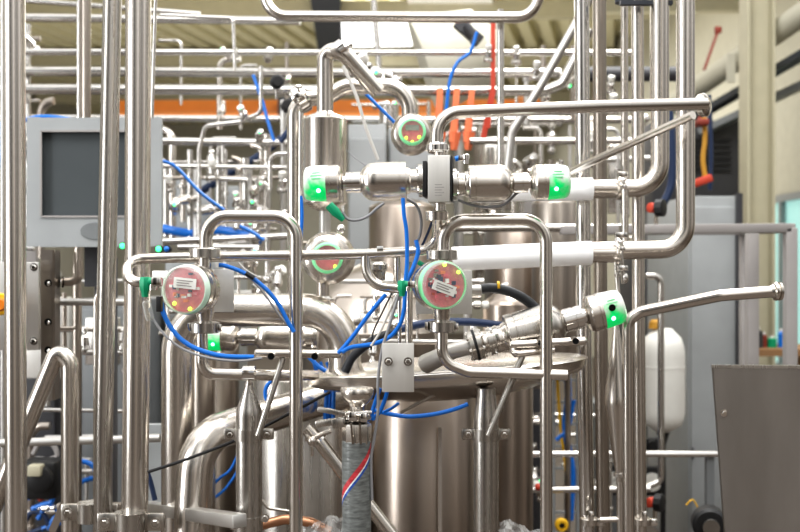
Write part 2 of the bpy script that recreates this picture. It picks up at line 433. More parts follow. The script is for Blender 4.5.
# dark machinery behind the cabinet
t = thing('dark_machine', P(715, 266, 7.9), 'black machine housing above the grey switch cabinet', 'machine')
mesh('housing', box(P(694, 168, 8.3), .82, .5, .72, None, .02), 'grey_dark', t)
mesh('base_frame', box(V((P(694, 165, 8.3).x, 8.3, 1.03)), .78, .45, 2.06, None, .02), 'grey_dark', t)
mesh('vent', comb(*[box(P(706, 140+6*i, 8.03), .40, .02, .02) for i in range(6)]), 'black', t)
# long orange crane girder crossing the hall
a, b = P(118, 107, 9.5), P(540, 106, 9.5)
t = thing('crane_girder', a, 'orange crane girder crossing the hall behind the pipes', 'crane')
mesh('girder', beam(a, b, .16, .10), 'orange', t)
mesh('rail', beam(a-V((0, 0, .068)), b-V((0, 0, .068)), .20, .03), 'orange_dull', t)
mesh('trolley', box(P(288, 108, 9.35), .16, .30, .18, None, .02), 'black_steel', t)
mesh('stop_block', box(P(520, 107, 9.35), .10, .25, .16, None, .02), 'orange_dull', t)
# orange webbing slings
for i, (x0, x1, ytop, lab) in enumerate(((440, 440, 88, 'leftmost orange sling hanging over the far pipes'), (457, 455, 88, 'orange sling hanging second from the left on the far pipes'), (472, 469, 90, 'orange sling hanging third from the left on the far pipes'))):
    tag(mesh('lifting_sling', comb(beam(P(x0, ytop, 4.35), P(x1, 132, 4.35), .024, .006), beam(P(x0, ytop, 4.32), P(x1-3.0, 142, 4.32), .026, .006),
        sweep([P(x1, 132, 4.33), P(x1-1, 150, 4.33)], [.028, .014], 4)), 'strap'), lab, 'sling')
tag(mesh('lifting_sling', comb(beam(P(493, 20, 4.30), P(493, 90, 4.30), .02, .006), beam(P(493, 90, 4.30), P(483, 140, 4.30), .024, .006), beam(P(494, 90, 4.28), P(488, 128, 4.28), .016, .006)), 'red'), 'long red sling hanging from the top pipe', 'sling')
tag(mesh('lifting_sling', comb(beam(P(717, 33, 7.0), P(704, 70, 7.0), .045, .012), box(P(718, 30, 7.0), .05, .03, .05, None, .01)), 'red_dull'), 'short dark red strap hanging from the cream roof brace', 'sling')

# grey switch cabinet + second darker cabinet, right
def cabinet(label, x0, x1, ytop, Y, dep, m, doorx=None, name='switch_cabinet'):
    A = P(x0, ytop, Y); B = P(x1, ytop, Y); w = B.x-A.x
    t = thing(name, V(((A.x+B.x)/2, Y+dep/2, 0)), label, 'cabinet')
    mesh('body', box(V(((A.x+B.x)/2, Y+dep/2, A.z/2)), w, dep, A.z, None, .008), m, t)
    dr = mesh('door', box(V(((A.x+B.x)/2, Y-.012, A.z/2)), w*.92, .02, A.z*.94, None, .006), m, t)
    mesh('handle', box(V((A.x+w*.06, Y-.03, A.z*.30)), .012, .012, .06, None, .003), 'grey_dark', dr)
    return t
cabinet('tall grey switch cabinet behind the grey rail frame', 688, 741, 196, 5.4, .9, 'grey_light')
tag(mesh('edge_strip', box(V((P(739, 0, 5.36).x, 5.36, 1.0)), .03, .03, 1.98), 'grey_dark'), 'dark edging strip down the side of tall grey switch cabinet', 'strip')
cabinet('dark grey control cabinet behind the white pressure tank', 636, 687, 246, 6.5, .6, 'grey_dark', name='control_cabinet')
cabinet('low dark cabinet with gauges behind the right pipes', 604, 640, 410, 5.0, .5, 'grey_paint', name='control_cabinet')
# gauges on low cabinet region
for x, y, lab in ((612, 481, 'round white dial gauge seen between the right pipes'), (652, 482, 'round white dial gauge below the white pressure tank')):
    c = P(x, y, 4.85); t = thing('dial_gauge', c, lab, 'gauge')
    mesh('case', comb(box(c+V((0, .03, 0)), .14, .05, .14, None, .006)), 'black', t)
    mesh('dial', lathe(c, V((0, -1, 0)), [(0, .045), (.01, .045), (.012, .04)]), 'tank_white', t)
    mesh('needle', beam(c+V((0, -.016, 0)), c+V((.02, -.016, .02)), .004, .003), 'black', t)
for x, y, lab in ((652, 445, 'dark square socket box below the white tank'), (610, 445, 'dark square socket box between the right pipes')):
    tag(mesh('socket_box', comb(box(P(x, y, 4.85), .085, .05, .07, None, .008), lathe(P(x, y, 4.82), V((0, -1, 0)), [(0, .025), (.02, .024)], 16)), 'black'), lab, 'box')
# grey rail frame (corner table frame)
Yr = 3.9
def rail_frame():
    t = thing('equipment_stand', V((P(752, 0, Yr).x, Yr, 0)), 'light grey square-tube frame standing before the cabinets', 'frame')
    w = .045
    A, B = P(560, 230, Yr), P(790, 228, Yr)
    mesh('rail', beam(A, B, w, w*.8, .004), 'grey_rail', t)
    A2, B2 = P(600, 231, Yr+.75), P(741, 231, Yr+.75)
    mesh('rail', beam(A2, B2, w, w*.8, .004), 'grey_rail', t)
    mesh('rail', beam(B, P(741, 231, Yr+.75), w, w*.8, .004), 'grey_rail', t)
    for p in (P(790, 0, Yr), P(745, 0, Yr+.75), P(752, 0, Yr+.2)):
        top = B.z
        mesh('leg', box(V((p.x, p.y, top/2)), w, w, top, None, .004), 'grey_rail', t)
rail_frame()
# white pressure tank
c = P(663, 380, 4.5)
t = thing('pressure_tank', c, 'white pressure tank with domed ends behind the right pipes', 'tank')
r = D(21.5, 4.5); hz = D(103, 4.5)
pr = [(0, .03), (.01, r*.5), (.03, r*.82), (.06, r*.95), (.09, r)] + [(hz*.62, r), (hz*.62, r*1.015), (hz*.64, r*1.015), (hz*.64, r)] + [(hz-.12, r), (hz-.08, r*.96), (hz-.04, r*.82), (hz-.015, r*.55), (hz, .04)]
mesh('vessel', lathe(c-V((0, 0, hz/2)), V((0, 0, 1)), pr, 40), 'tank_white', t)
mesh('valve_cap', lathe(c+V((-.03, 0, hz/2)), V((0, 0, 1)), [(0, .035), (.03, .03), (.04, .02)]), 'yellow_dull', t)
mesh('foot', lathe(c-V((0, 0, hz/2)), V((0, 0, -1)), [(0, .03), (.06, .012), (c.z-hz/2, .012)]), 'black', t)
pipe('slim steel pipe running down in front of the white tank', [(646, 276, 4.2), (661, 276), (661, 481), (640, 490)], 6.5, 8, 'steel_far')
pipe('grey horizontal handrail crossing behind the right pipes', [(525, 454, 4.0), (717, 454, 4.0)], 6.5, 0, 'steel_far', name='handrail', cat='rail')
tag(mesh('rail_post', box(V((P(711, 0, 4.0).x, 4.02, .42)), .03, .03, .84), 'grey_paint'), 'short grey post holding the right end of the handrail', 'post')
pipe('lower horizontal pipe crossing behind the right pipes', [(520, 490, 4.0), (650, 489, 4.0)], 6.5, 0, 'steel_far')

def knob(x, y, Y, r, label):
    c = P(x, y, Y); R = D(r, Y); t = thing('hand_wheel', c, label, 'valve wheel')
    mesh('wheel', lathe(c, V((.8, -.6, 0)), [(0, R*.7), (R*.1, R), (R*.9, R), (R, R*.7), (R*1.0, .01)], 10), 'black', t)
    mesh('hub', lathe(c, V((-.9, -.43, 0)), [(0, R*.6), (R*.9, R*.55), (R, R*.3)], 16), 'red', t)
    mesh('stem', sweep([c, c+V((0, 0, -R*2.2))], R*.25, 10), 'steel', t)
knob(656, 208, 4.0, 9, 'black hand wheel with red hub below the curved pipe elbow')
knob(655, 502, 3.9, 9, 'black hand wheel with red hub at the foot of right pipes')
cable('thick dark blue hose hanging in an arc right of the pipes', [(668, 100, 4.6), (672, 150), (671, 185), (660, 210)], 8, 'navy', 'hose', 'hose')
cable('dark blue strap hanging from dark machine over the cabinet', [(709, 95, 5.2), (711, 150), (710, 190)], 4.5, 'navy', 'strap', 'strap')
cable('orange yellow hook cord hanging above the grey cabinet', [(702, 98, 5.1), (705, 135), (703, 160), (706, 182)], 5, 'yellow_dull', 'strap', 'strap')
tag(mesh('hook_block', box(P(702, 181, 5.1), .10, .06, .04, Matrix.Rotation(-.35, 3, 'Y'), .01), 'red'), 'orange red hook block resting at the top of grey cabinet', 'hook')
tag(mesh('tool_case', comb(box(P(701, 123, 5.1), .06, .10, .035, None, .01), sweep([P(698, 119, 5.1), P(701, 116, 5.1), P(704, 119, 5.1)], .006, 8)), 'red_dull'), 'small red case high above the grey switch cabinet', 'case')

# colourful bits seen through the frame at the far right
rng = random.Random(3)
tag(mesh('work_bench', comb(box(P(770, 350, 6.0), .55, .4, .04), *[box(V((P(770, 350, 6.0).x+sx*.24, 6.0+sy*.16, (P(770, 350, 6).z)/2)), .04, .04, P(770, 350, 6).z) for sx in (-1, 1) for sy in (-1, 1)]), 'wood'), 'low wooden bench seen through the grey frame', 'bench')
for x, y, w, h_, m, lab in ((746, 316, 7, 18, 'yellow_dull', 'yellow bottle on the low bench'), (757, 334, 12, 22, 'grey_dark', 'dark grey canister on the low bench'), (764, 332, 6, 16, 'red_dull', 'dark red bottle on the low bench'),
                            (772, 338, 9, 12, 'green', 'green tin on the low bench'), (781, 334, 6, 20, 'blue', 'blue bottle on the low bench')):
    c = P(x, 347, 5.95); hh = D(h_, 5.95); rr = D(w, 5.95)/2
    t = thing('bottle', V((c.x, 5.95, P(0, 350, 6).z+.02)), lab, 'bottle'); o = ORG[t.name]
    mesh('body', lathe(o, V((0, 0, 1)), [(0, rr), (hh*.7, rr), (hh*.8, rr*.4)], 16), m, t)
    mesh('cap', lathe(o+V((0, 0, hh*.8)), V((0, 0, 1)), [(0, rr*.42), (hh*.15, rr*.4)], 12), 'label_white', t)
cable('yellow wire looping on the floor cabinet at lower right', [(686, 505, 3.9), (693, 500), (700, 512), (706, 520), (700, 532)], 1.4, 'yellow', 'wire', 'wire')
c = P(722, 510, 3.4)
t = thing('floor_fan', P(708, 520, 3.5), 'dark motor with round steel cover behind the steel panel', 'motor'); q = ORG[t.name]
mesh('housing', lathe(q, V((-.2, -1, 0)), [(0, .05), (.02, .06), (.08, .06), (.09, .05)], 20), 'black', t)
mesh('cover', lathe(q+V((-.02, -.1, 0)), V((-.2, -1, 0)), [(0, .03), (.01, .028)], 16), 'steel_far', t)
mesh('stand', box(V((q.x, q.y, (q.z-.05)/2)), .06, .06, q.z-.05), 'grey_dark', t)
# brushed steel panel at lower right
a, b, c_, d_ = P(713, 368, 2.75), P(830, 369, 2.6), P(830, 560, 2.6), P(727, 560, 2.75)
t = thing('splash_shield', V((a.x, a.y, 0)), 'dark brushed steel panel with one bolt at the lower right', 'panel')
n = V((0, .012, 0)); foot = [V((d_.x, d_.y, .0)), V((c_.x, c_.y, .0))]
mesh('sheet', ([a, b, c_, d_, a+n, b+n, c_+n, d_+n, foot[0], foot[1], foot[0]+n, foot[1]+n], [(0, 1, 2, 3), (4, 7, 6, 5), (0, 4, 5, 1), (0, 3, 7, 4), (1, 5, 6, 2), (3, 2, 9, 8), (7, 10, 11, 6), (3, 8, 10, 7), (2, 6, 11, 9)]), 'panel_steel', t)
mesh('rim', beam(a+V((0, .01, .004)), b+V((0, .01, .004)), .02, .008), 'steel_satin', t)
bolt(P(724, 413, 2.735), V((0, -1, 0)), .007, t)

# ------------------------------------------------------------------ far pipe rack (upper background)
far = [
 ('far horizontal pipe just under the roof at the top left', [(-40, 17, 4.6), (300, 21)], 8),
 ('thin far pipe sloping at the very top left', [(20, 0, 4.7), (200, 14)], 5),
 ('far pipe crossing the whole rack at skylight height', [(-40, 52, 4.4), (640, 53)], 6.5),
 ('second far pipe of the rack below the skylight', [(-40, 71, 4.5), (330, 73), (560, 73)], 9.5),
 ('thick white-topped far pipe crossing above the orange girder', [(-40, 89, 4.4), (545, 91), (562, 84), (574, 60), (590, 30)], 10.5),
 ('grey far pipe right below the orange girder', [(-40, 118, 5.0), (640, 120)], 7),
 ('far pipe crossing behind the monitor at shoulder height', [(150, 141, 4.3), (300, 143)], 8),
 ('slender far pipe crossing behind the blue tube', [(150, 166, 4.1), (300, 168)], 5),
 ('slender far pipe with short drop left of centre', [(205, 178, 4.2), (268, 181), (268, 240)], 5),
 ('far pipe crossing behind the right actuator', [(470, 141, 4.3), (640, 141)], 7),
 ('short far pipe behind the left inverted pipe', [(160, 242, 3.8), (290, 236)], 7),
 ('far horizontal pipe behind the white sleeves', [(440, 228, 3.9), (640, 228)], 8),
]
for lab, pt, d in far:
    pipe(lab, pt, d, 12, 'steel_far')
pipe('upper horizontal pipe turning up at both ends under the roof', [(265, -60, 3.3), (265, 16), (500, 17.5), (531, 17.5), (562, -60)], 11, 22, 'steel', topz=2.6)
pipe('slim vertical pipe dropping from the upper horizontal pipe', [(500.5, 10, 3.35), (500.5, 180)], 7.5, 0, 'steel_far')
pipe('dull grey pipe slanting up behind the vertical pipes', [(507, 175, 3.7), (512, 132), (542, 84), (606, -30)], 9, 20, 'steel_matte')
pipe('thin pale stay rising behind the top pipe at right', [(372, -20, 5.0), (381, 90)], 6, 0, 'steel_far')
pipe('dark round duct crossing behind the right upright pipes', [(568, 74, 5.2), (690, 74, 5.2)], 15, 0, 'grey_dark', name='duct', cat='duct')
# far vertical pair at left
pipe('pale far vertical pipe behind the grey monitor', [(79, -60, 3.6), (79, 532)], 4.5, 0, 'steel_far', down=True)
pipe('brown-grey vertical pipe beside a pale one behind monitor', [(86, -60, 3.6), (86, 150), (77, 270), (77, 532)], 9.5, 0, 'steel_dark', down=True)
# far instruments on the rack
def far_valve(x, y, Y, s, label, led=True, tilt=V((.2, -.1, 1))):
    c = P(x, y, Y); u = D(s, Y); d = tilt.normalized(); t = thing('small_valve', c, label, 'valve')
    mesh('valve_body', comb(lathe(c-V((u*1.2, 0, 0)), V((1, 0, 0)), [(0, u*.5), (u*.2, u*.8), (u*.5, u*.5), (u*1.9, u*.5), (u*2.2, u*.8), (u*2.4, u*.5)], 16), sphere(c, u*.65)), 'steel_far', t)
    mesh('actuator', lathe(c, d, [(0, u*.4), (u*.6, u*.4), (u*.8, u*.85), (u*2.0, u*.9), (u*2.3, u*.5), (u*2.5, u*.35)], 20), 'steel_far', t)
    h_ = mesh('control_head', lathe(c+d*u*2.4, d, [(0, u*.6), (u*.3, u*.8), (u*1.2, u*.8), (u*1.4, u*.5)], 20), 'tank_white', t)
    if led: mesh('led', sphere(c+d*u*3.0-V((0, u*.75, 0)), u*.28, seg=10), 'led_green', h_)
    return t
for x, y, Y, s, lab, led, ti in (
    (246, 119, 4.0, 4.5, 'small far valve with green light above the monitor pipe', True, V((-.2, -.6, .5))),
    (394, 80, 3.6, 7, 'far valve with green lit head behind the pipe arch', True, V((-.9, -.5, .25))),
    (372, 78, 3.9, 7, 'far valve with polished cap behind the pipe arch', False, V((-.4, -.4, .8))),
    (516, 62, 4.3, 4.2, 'bright small valve on the far pipe right of the red sling', False, V((0, -.3, 1))),
    (535, 78, 4.2, 4.5, 'bright small valve on the thick far pipe near its elbow', False, V((.1, -.3, 1))),
    (488, 60, 4.3, 4, 'small valve on the far pipe left of the red sling', False, V((0, -.3, 1))),
    (236, 60, 4.3, 3, 'small far valve on the rack above the orange girder', False, V((0, 0, 1))),
    (237, 205, 4.2, 4, 'small far valve with green light left of the right-hand leg', True, V((0, -.5, .8))),
    (262, 178, 4.2, 3.5, 'small far valve hanging above the inverted pipe', True, V((0, -.8, -.6))),
    (170, 190, 4.1, 4, 'small far valve just right of the monitor', False, V((0, -.3, 1))),
    (283, 190, 4.0, 5, 'small far valve behind the tall centre-left pipe', False, V((0, -.3, 1))),
    (212, 178, 4.0, 5, 'far upright valve with dull cylinder right of the monitor', False, V((0, 0, 1))),
    (256, 232, 3.7, 4, 'small far valve inside the left inverted pipe', True, V((-.3, -.6, .6))),
    (590, 152, 4.3, 5, 'small far valve between the two right pipe groups', False, V((0, 0, 1))),
    (612, 112, 4.3, 5, 'small bright far valve between slim vertical pipes', False, V((0, -.5, 1))),
    (610, 92, 4.4, 4.5, 'small bright far valve over the one between slim vertical pipes', False, V((0, -.5, 1))),
    (531, 446, 4.1, 5, 'small far valve on the handrail with a green mark', True, V((-.2, -.9, .1))),
    (532, 470, 4.2, 5, 'small far valve hanging under the handrail', False, V((.2, -.5, -.8))),
    (268, 280, 3.5, 6, 'blurred valve behind the plate of the left control head', False, V((.6, -.3, .4))),
    (350, 322, 3.1, 6, 'small valve behind the blue tubes at the centre', False, V((1, -.2, .2))),
    (470, 305, 3.0, 5, 'small lying valve behind the black hose', False, V((1, 0, 0))),
    (30, 190, 4.0, 6, 'blurred far valve beside the leftmost pipe', False, V((0, 0, 1))),
    ):
    far_valve(x, y, Y, s, lab, led, ti)
pipe('small far pipe with drop at the top left of the rack', [(160, 15, 4.2), (233, 18), (235, 70)], 3.6, 4, 'steel_far')
pipe('slim far hooked pipe beside black knob above the girder', [(261, 66, 4.0), (261, 113), (240, 122), (205, 126), (199, 150), (199, 240)], 4.5, 8, 'steel_far')
pipe('vertical far pipe left of the one behind inverted pipe', [(190, 150, 4.2), (190, 245)], 6, 0, 'steel_far')
pipe('second far riser between monitor and tall pipe', [(223, 142, 4.3), (223, 215)], 4, 0, 'steel_far')
pipe('third far riser between monitor and tall pipe', [(250, 168, 4.15), (250, 232)], 5, 0, 'steel_matte')
pipe('fourth far riser between monitor and tall pipe', [(257, 178, 4.15), (257, 250)], 4, 0, 'steel_far')
pipe('far dull riser just left of the tall pipe', [(283, 100, 4.4), (283, 260)], 6, 0, 'steel_matte')
pipe('looped far pipe peeking over the slender pipe', [(270, 190, 3.9), (270, 154), (292, 154)], 5, 10, 'steel_far')
cable('thick dark blue hose slanting behind the far risers', [(160, 212, 4.5), (195, 195), (235, 170), (265, 152), (290, 130)], 8, 'navy', 'hose', 'hose')
cable('blue tube bundle passing low right of the monitor', [(160, 228, 4.2), (190, 233), (220, 230), (262, 240)], 9, 'blue', 'tube_bundle', 'tube')
cable('blue tube slanting down from monitor to the inverted pipe', [(160, 160, 3.4), (176, 167), (200, 192), (224, 210)], 3.6)
cable('blue tube dropping through the rack beside the black knob', [(253, 75, 4.0), (262, 100), (268, 122), (274, 141)], 3.6)
cable('short blue tube under the orange girder trolley', [(280, 142, 4.0), (290, 130), (300, 128)], 6, 'navy')
cable('blue tube hanging from the bracket near the red sling', [(477, 32, 4.0), (470, 52), (458, 62), (450, 80), (446, 112)], 3.6)
cable('blue tube crossing right of the steel arch bend', [(364, 92, 2.9), (380, 108), (395, 123)], 3.4)
cable('blue tube behind the small far valves of left inverted pipe', [(240, 226, 3.6), (252, 232), (264, 240)], 4)
for x, y, lab in ((276, 83, 'round black knob beside the slim hooked pipe'), (287, 107, 'black round knob at the orange girder end')):
    c = P(x, y, 4.0); t = thing('knob', c, lab, 'knob')
    mesh('grip', lathe(c, V((.3, -1, 0)), [(0, .02), (.01, .028), (.04, .028), (.05, .02)], 12), 'black', t)
    mesh('stem', sweep([c, c+V((0, .02, -.06))], .006, 8), 'steel_far', t)
# far bracket arm near top
tag(mesh('wall_bracket', comb(beam(P(457, 22, 4.5), P(480, 42, 4.5), .05, .05), sweep([P(466, 25, 4.45), P(475, 36, 4.45), P(474, 44, 4.45)], .02, 10)), 'grey_dark'), 'dark grey bracket arm under the pale roof panel', 'bracket')
tag(mesh('lamp_housing', lathe(P(500, 40, 5.2), V((-1, 0, -.35)), [(0, .05), (.1, .2), (.38, .26), (.42, .25)], 32), 'cream_light'), 'curved pale housing hanging beneath the pale roof panel', 'lamp')

# ---- blurred pipe skids that fill the middle distance: each one rigid assembly with its risers, rails and valves
def skid(label, x0, x1, y0, y1, Y, nv, nh, nval, seed, panels=0, down=False):
    rg = random.Random(seed); c = P((x0+x1)/2, y1, Y); t = thing('pipe_skid', V((c.x, c.y, 0)), label, 'pipe skid')
    mats = ['steel_far', 'steel_far', 'steel', 'steel_matte', 'steel_dark']
    for i in range(panels):
        w = (x1-x0)*rg.uniform(.18, .4); px = rg.uniform(x0+w/2, x1-w/2); py = rg.uniform(y0+(y1-y0)*.3, y1-(y1-y0)*.1)
        mesh('panel', box(P(px, py, Y+.30+i*.06), D(w, Y), .04, D((y1-y0)*rg.uniform(.25, .6), Y), None, .004), rg.choice(['grey_light', 'plate', 'grey_rail', 'steel_far']), t)
    for i in range(nv):
        x = x0+(x1-x0)*(i+rg.uniform(.15, .85))/nv; yy = Y+rg.uniform(-.18, .2); d = rg.choice([3, 4, 5, 6, 8])
        a = P(x, y0+(y1-y0)*rg.uniform(0, .35), yy); b = P(x, y1-(y1-y0)*rg.uniform(0, .3), yy)
        if rg.random() < .5:
            e = P(x+rg.choice([-1, 1])*rg.uniform(10, 26), 266-(a.z-CZ)*F/yy, yy); L = fillet([b, a, e], D(d*1.6, yy))
        else: L = [b, a]
        q = mesh('riser', sweep(L, D(d, yy)/2, 14), rg.choice(mats), t)
        for kk in range(rg.choice([0, 1, 2])):
            z = b.z+(a.z-b.z)*rg.uniform(.1, .9); R = D(d, yy)/2
            mesh('ferrule', lathe(V((a.x, yy, z)), V((0, 0, 1)), [(0, R), (.003, R*1.9), (.014, R*1.9), (.017, R)], 14), 'steel_far', q)
    for i in range(nh):
        y = y0+(y1-y0)*(i+rg.uniform(.2, .8))/nh; yy = Y+rg.uniform(-.2, .2); d = rg.choice([3, 4, 5, 6])
        mesh('rail', sweep([P(x0+(x1-x0)*rg.uniform(0, .3), y, yy), P(x1-(x1-x0)*rg.uniform(0, .3), y+rg.uniform(-2, 2), yy)], D(d, yy)/2, 14), rg.choice(mats), t)
    for i in range(nval):
        x, y = rg.uniform(x0+6, x1-6), rg.uniform(y0+8, y1-8); yy = Y-.2; u = D(rg.uniform(3, 5.5), yy); cc = P(x, y, yy)
        d = rg.choice([V((0, 0, 1)), V((1, -.2, .1)), V((-.6, -.3, .6)), V((.2, -1, .2)), V((0, -.4, -1))]).normalized()
        q = mesh('valve', comb(sphere(cc, u*.8, seg=12), lathe(cc, d, [(0, u*.45), (u*.9, u*.45), (u, u), (u*3, u), (u*3.5, u*.6), (u*3.5, u*.4), (u*4.2, u*.4), (u*4.3, u*.8), (u*5.2, u*.75), (u*5.5, u*.4)], 16)), rg.choice(['steel_far', 'steel', 'steel_polish']), t)
        if rg.random() < .35: mesh('led', sphere(cc+d*u*4.8-V((0, u*.8, 0)), u*.28, seg=8), 'led_green', q)
    return t
skid('blurred rack of risers and valves between monitor and tall pipe', 160, 296, 128, 262, 4.35, 13, 6, 12, 11, 3)
skid('blurred rack of pipes low behind the left round control head', 158, 300, 236, 345, 3.65, 8, 4, 8, 12, 2)
skid('blurred pipework behind the pipe arch and steel vessel', 340, 450, 95, 215, 5.75, 8, 4, 4, 13, 2)
skid('blurred pipework behind the right actuator and white sleeves', 448, 578, 108, 300, 5.3, 13, 8, 12, 14, 3)
skid('blurred fittings cluster behind the central blue tubes', 330, 505, 272, 352, 3.35, 7, 4, 9, 15, 1)
skid('blurred pipes between the right pipe group and sleeves', 584, 650, 80, 260, 4.6, 5, 4, 7, 16, 1)
skid('blurred rack far left beside the grey monitor', -10, 46, 20, 262, 4.7, 5, 5, 5, 17, 1)
skid('blurred pipework behind lower left handrail', 0, 165, 262, 420, 3.75, 6, 4, 2, 18, 2)
skid('blurred dark pipework low between lower left pipes', 18, 120, 420, 560, 4.1, 5, 4, 5, 19, 0)
skid('blurred pipework low between the front pipe and right group', 512, 640, 400, 560, 4.55, 6, 3, 6, 20, 0)
skid('blurred upper rack fittings beneath the roof beam', 130, 300, 40, 130, 4.75, 5, 1, 4, 21, 0)
skid('blurred fittings on upper rack right of the red sling', 500, 580, 40, 130, 4.8, 4, 1, 5, 22, 0)

# ---- middle distance vessels
def vessel(label, x, w, ytop, Y, m='steel_tank', cone=.35, seams=(), name='steel_tank', neck=.03, base=0.0):
    c = P(x, ytop, Y); r = D(w, Y)/2
    t = thing(name, V((c.x, c.y, base)), label, 'tank')
    H = c.z-base
    mesh('shell', lathe(V((c.x, c.y, base)), V((0, 0, 1)), [(0, r*.96), (.02, r), (H-r*cone, r), (H-r*cone+.004, r*.985), (H-r*cone*.6, r*.86), (H-r*cone*.2, r*.5), (H, neck)], 64), m, t)
    for i, z in enumerate(seams):
        mesh('weld_seam', lathe(V((c.x, c.y, z)), V((0, 0, 1)), [(0, r), (.004, r*1.006), (.008, r*1.006), (.012, r)], 64), 'steel_satin', t)
    return t
vessel('wide pale steel tank behind the left support leg', 300, 104, 374, 3.25, 'steel_satin', cone=.05)
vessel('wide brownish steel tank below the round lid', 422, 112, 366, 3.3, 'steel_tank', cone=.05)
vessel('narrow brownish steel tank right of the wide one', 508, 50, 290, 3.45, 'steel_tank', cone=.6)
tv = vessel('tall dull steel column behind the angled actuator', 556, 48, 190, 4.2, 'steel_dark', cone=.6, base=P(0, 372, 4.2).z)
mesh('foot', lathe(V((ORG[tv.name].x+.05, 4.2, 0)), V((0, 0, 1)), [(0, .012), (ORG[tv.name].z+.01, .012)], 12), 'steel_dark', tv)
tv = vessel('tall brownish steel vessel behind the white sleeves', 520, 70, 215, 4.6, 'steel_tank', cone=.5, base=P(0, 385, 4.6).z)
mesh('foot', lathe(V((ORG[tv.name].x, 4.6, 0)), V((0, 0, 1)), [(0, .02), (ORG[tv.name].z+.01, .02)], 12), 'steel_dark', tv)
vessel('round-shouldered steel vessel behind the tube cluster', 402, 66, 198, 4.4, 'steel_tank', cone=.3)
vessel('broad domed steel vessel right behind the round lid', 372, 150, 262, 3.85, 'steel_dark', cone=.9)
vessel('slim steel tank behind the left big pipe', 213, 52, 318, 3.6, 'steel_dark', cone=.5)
tag(mesh('seam_strip', box(V((P(440, 0, 3.1).x, 3.11, .55)), .012, .01, 1.10), 'steel_polish'), 'pale vertical seam strip down the brownish tank', 'strip')
# pale grey box cabinets behind the vessel
cabinet('pale grey cabinet behind the centre vessel', 348, 386, 124, 4.7, .5, 'grey_light', name='control_cabinet')
cabinet('second pale grey cabinet beside the first behind centre', 388, 434, 128, 4.8, .5, 'grey_light', name='control_cabinet')
cabinet('grey cabinet between the left pipes and inverted pipe', 165, 232, 262, 4.9, .5, 'grey_light', name='control_cabinet')
pipe('squat steel pot on top of the pale grey cabinet', [(389, 105, 4.9), (389, 124)], 20, 0, 'steel_far', name='steel_pot', cat='pot')
# ladder-like cable lane at (560, 380-500)
cable('yellow cable running down between the lower right pipes', [(557, 372, 4.3), (560, 420), (566, 470), (570, 500)], 3, 'yellow', 'cable', 'cable')
cable('thick blue cable running down between the lower right pipes', [(567, 365, 4.3), (568, 400), (565, 430), (572, 470), (570, 520)], 7, 'blue', 'cable', 'cable')
cable('second blue cable crossing between the lower right pipes', [(556, 440, 4.25), (568, 428), (574, 400)], 4, 'blue', 'cable', 'cable')
for y in (415, 455, 492):
    pass
tag(mesh('cable_ladder', comb(beam(P(553, 370, 4.4), V((P(553, 0, 4.4).x, 4.4, 0)), .015, .03), beam(P(578, 370, 4.4), V((P(578, 0, 4.4).x, 4.4, 0)), .015, .03), *[beam(P(553, y, 4.4), P(578, y, 4.4), .01, .01) for y in range(380, 560, 22)]), 'grey_light'), 'pale cable ladder standing between the lower right pipes', 'ladder')
c = P(561, 524, 4.0); t = thing('yellow_connector', c, 'yellow round connector at the foot of the cable ladder', 'connector')
mesh('ring', lathe(c, V((0, -1, 0)), [(0, .026), (.02, .028), (.03, .022), (.03, .012), (.02, .012)], 20), 'yellow', t); mesh('core', lathe(c, V((0, -1, 0)), [(0, .012), (.022, .011)], 12), 'black', t)
c = P(538, 487, 3.95); tag(mesh('indicator_light', sphere(c, .014), 'red'), 'small red light at the end of the lower horizontal pipe', 'light')
# dark electrics rack filling lower-mid gap
cabinet('dark open rack behind the handrail valves', 512, 552, 380, 4.9, .5, 'grey_dark', name='control_cabinet')
# ================================================================== LEFT SIDE
Ym = 3.15
def monitor():
    A, B = P(28, 118, Ym), P(162, 247, Ym); w = B.x-A.x; hgt = A.z-B.z; c = (A+B)/2
    t = thing('control_monitor', c, 'grey framed control monitor with dark screen behind the left pipes', 'monitor')
    mesh('housing', box(c+V((-.012, .04, 0)), w*.96, .055, hgt*.99, None, .008), 'grey_light', t)
    mesh('bezel', comb(box(P(34.5, 182, Ym), D(13, Ym), .02, hgt), box(P(144, 182, Ym), D(36, Ym), .02, hgt), box(P(83.5, 124.5, Ym), D(85, Ym), .02, D(13, Ym)), box(P(83.5, 231.5, Ym), D(85, Ym), .02, D(31, Ym))), 'grey_light', t)
    mesh('lip', comb(beam(P(41, 216.5, Ym-.012), P(126, 216.5, Ym-.012), .006, .006), beam(P(41, 131, Ym-.012), P(126, 131, Ym-.012), .006, .006), beam(P(41, 131, Ym-.012), P(41, 216, Ym-.012), .006, .006), beam(P(126, 131, Ym-.012), P(126, 216, Ym-.012), .006, .006)), 'grey_rail', t)
    mesh('screen', box(P(83.5, 173.5, Ym)+V((0, .012, 0)), D(86, Ym), .01, D(86, Ym)), 'screen', t)
    e = lathe(P(95, 231, Ym-.010), V((0, -1, 0)), [(0, .036), (.004, .035)], 32)
    e = ([V((P(95, 0, Ym).x+(v.x-P(95, 0, Ym).x)*1.3, v.y, P(0, 231, Ym).z+(v.z-P(0, 231, Ym).z)*.75)) for v in e[0]], e[1])
    mesh('emblem', e, 'grey_paint', t)
    mesh('bracket', comb(box(P(95, 262, Ym+.1), .05, .06, .16), box(V((P(95, 0, Ym).x, Ym+.12, .82)), .06, .06, 1.64-.02, None, .004)), 'grey_dark', t)
monitor()
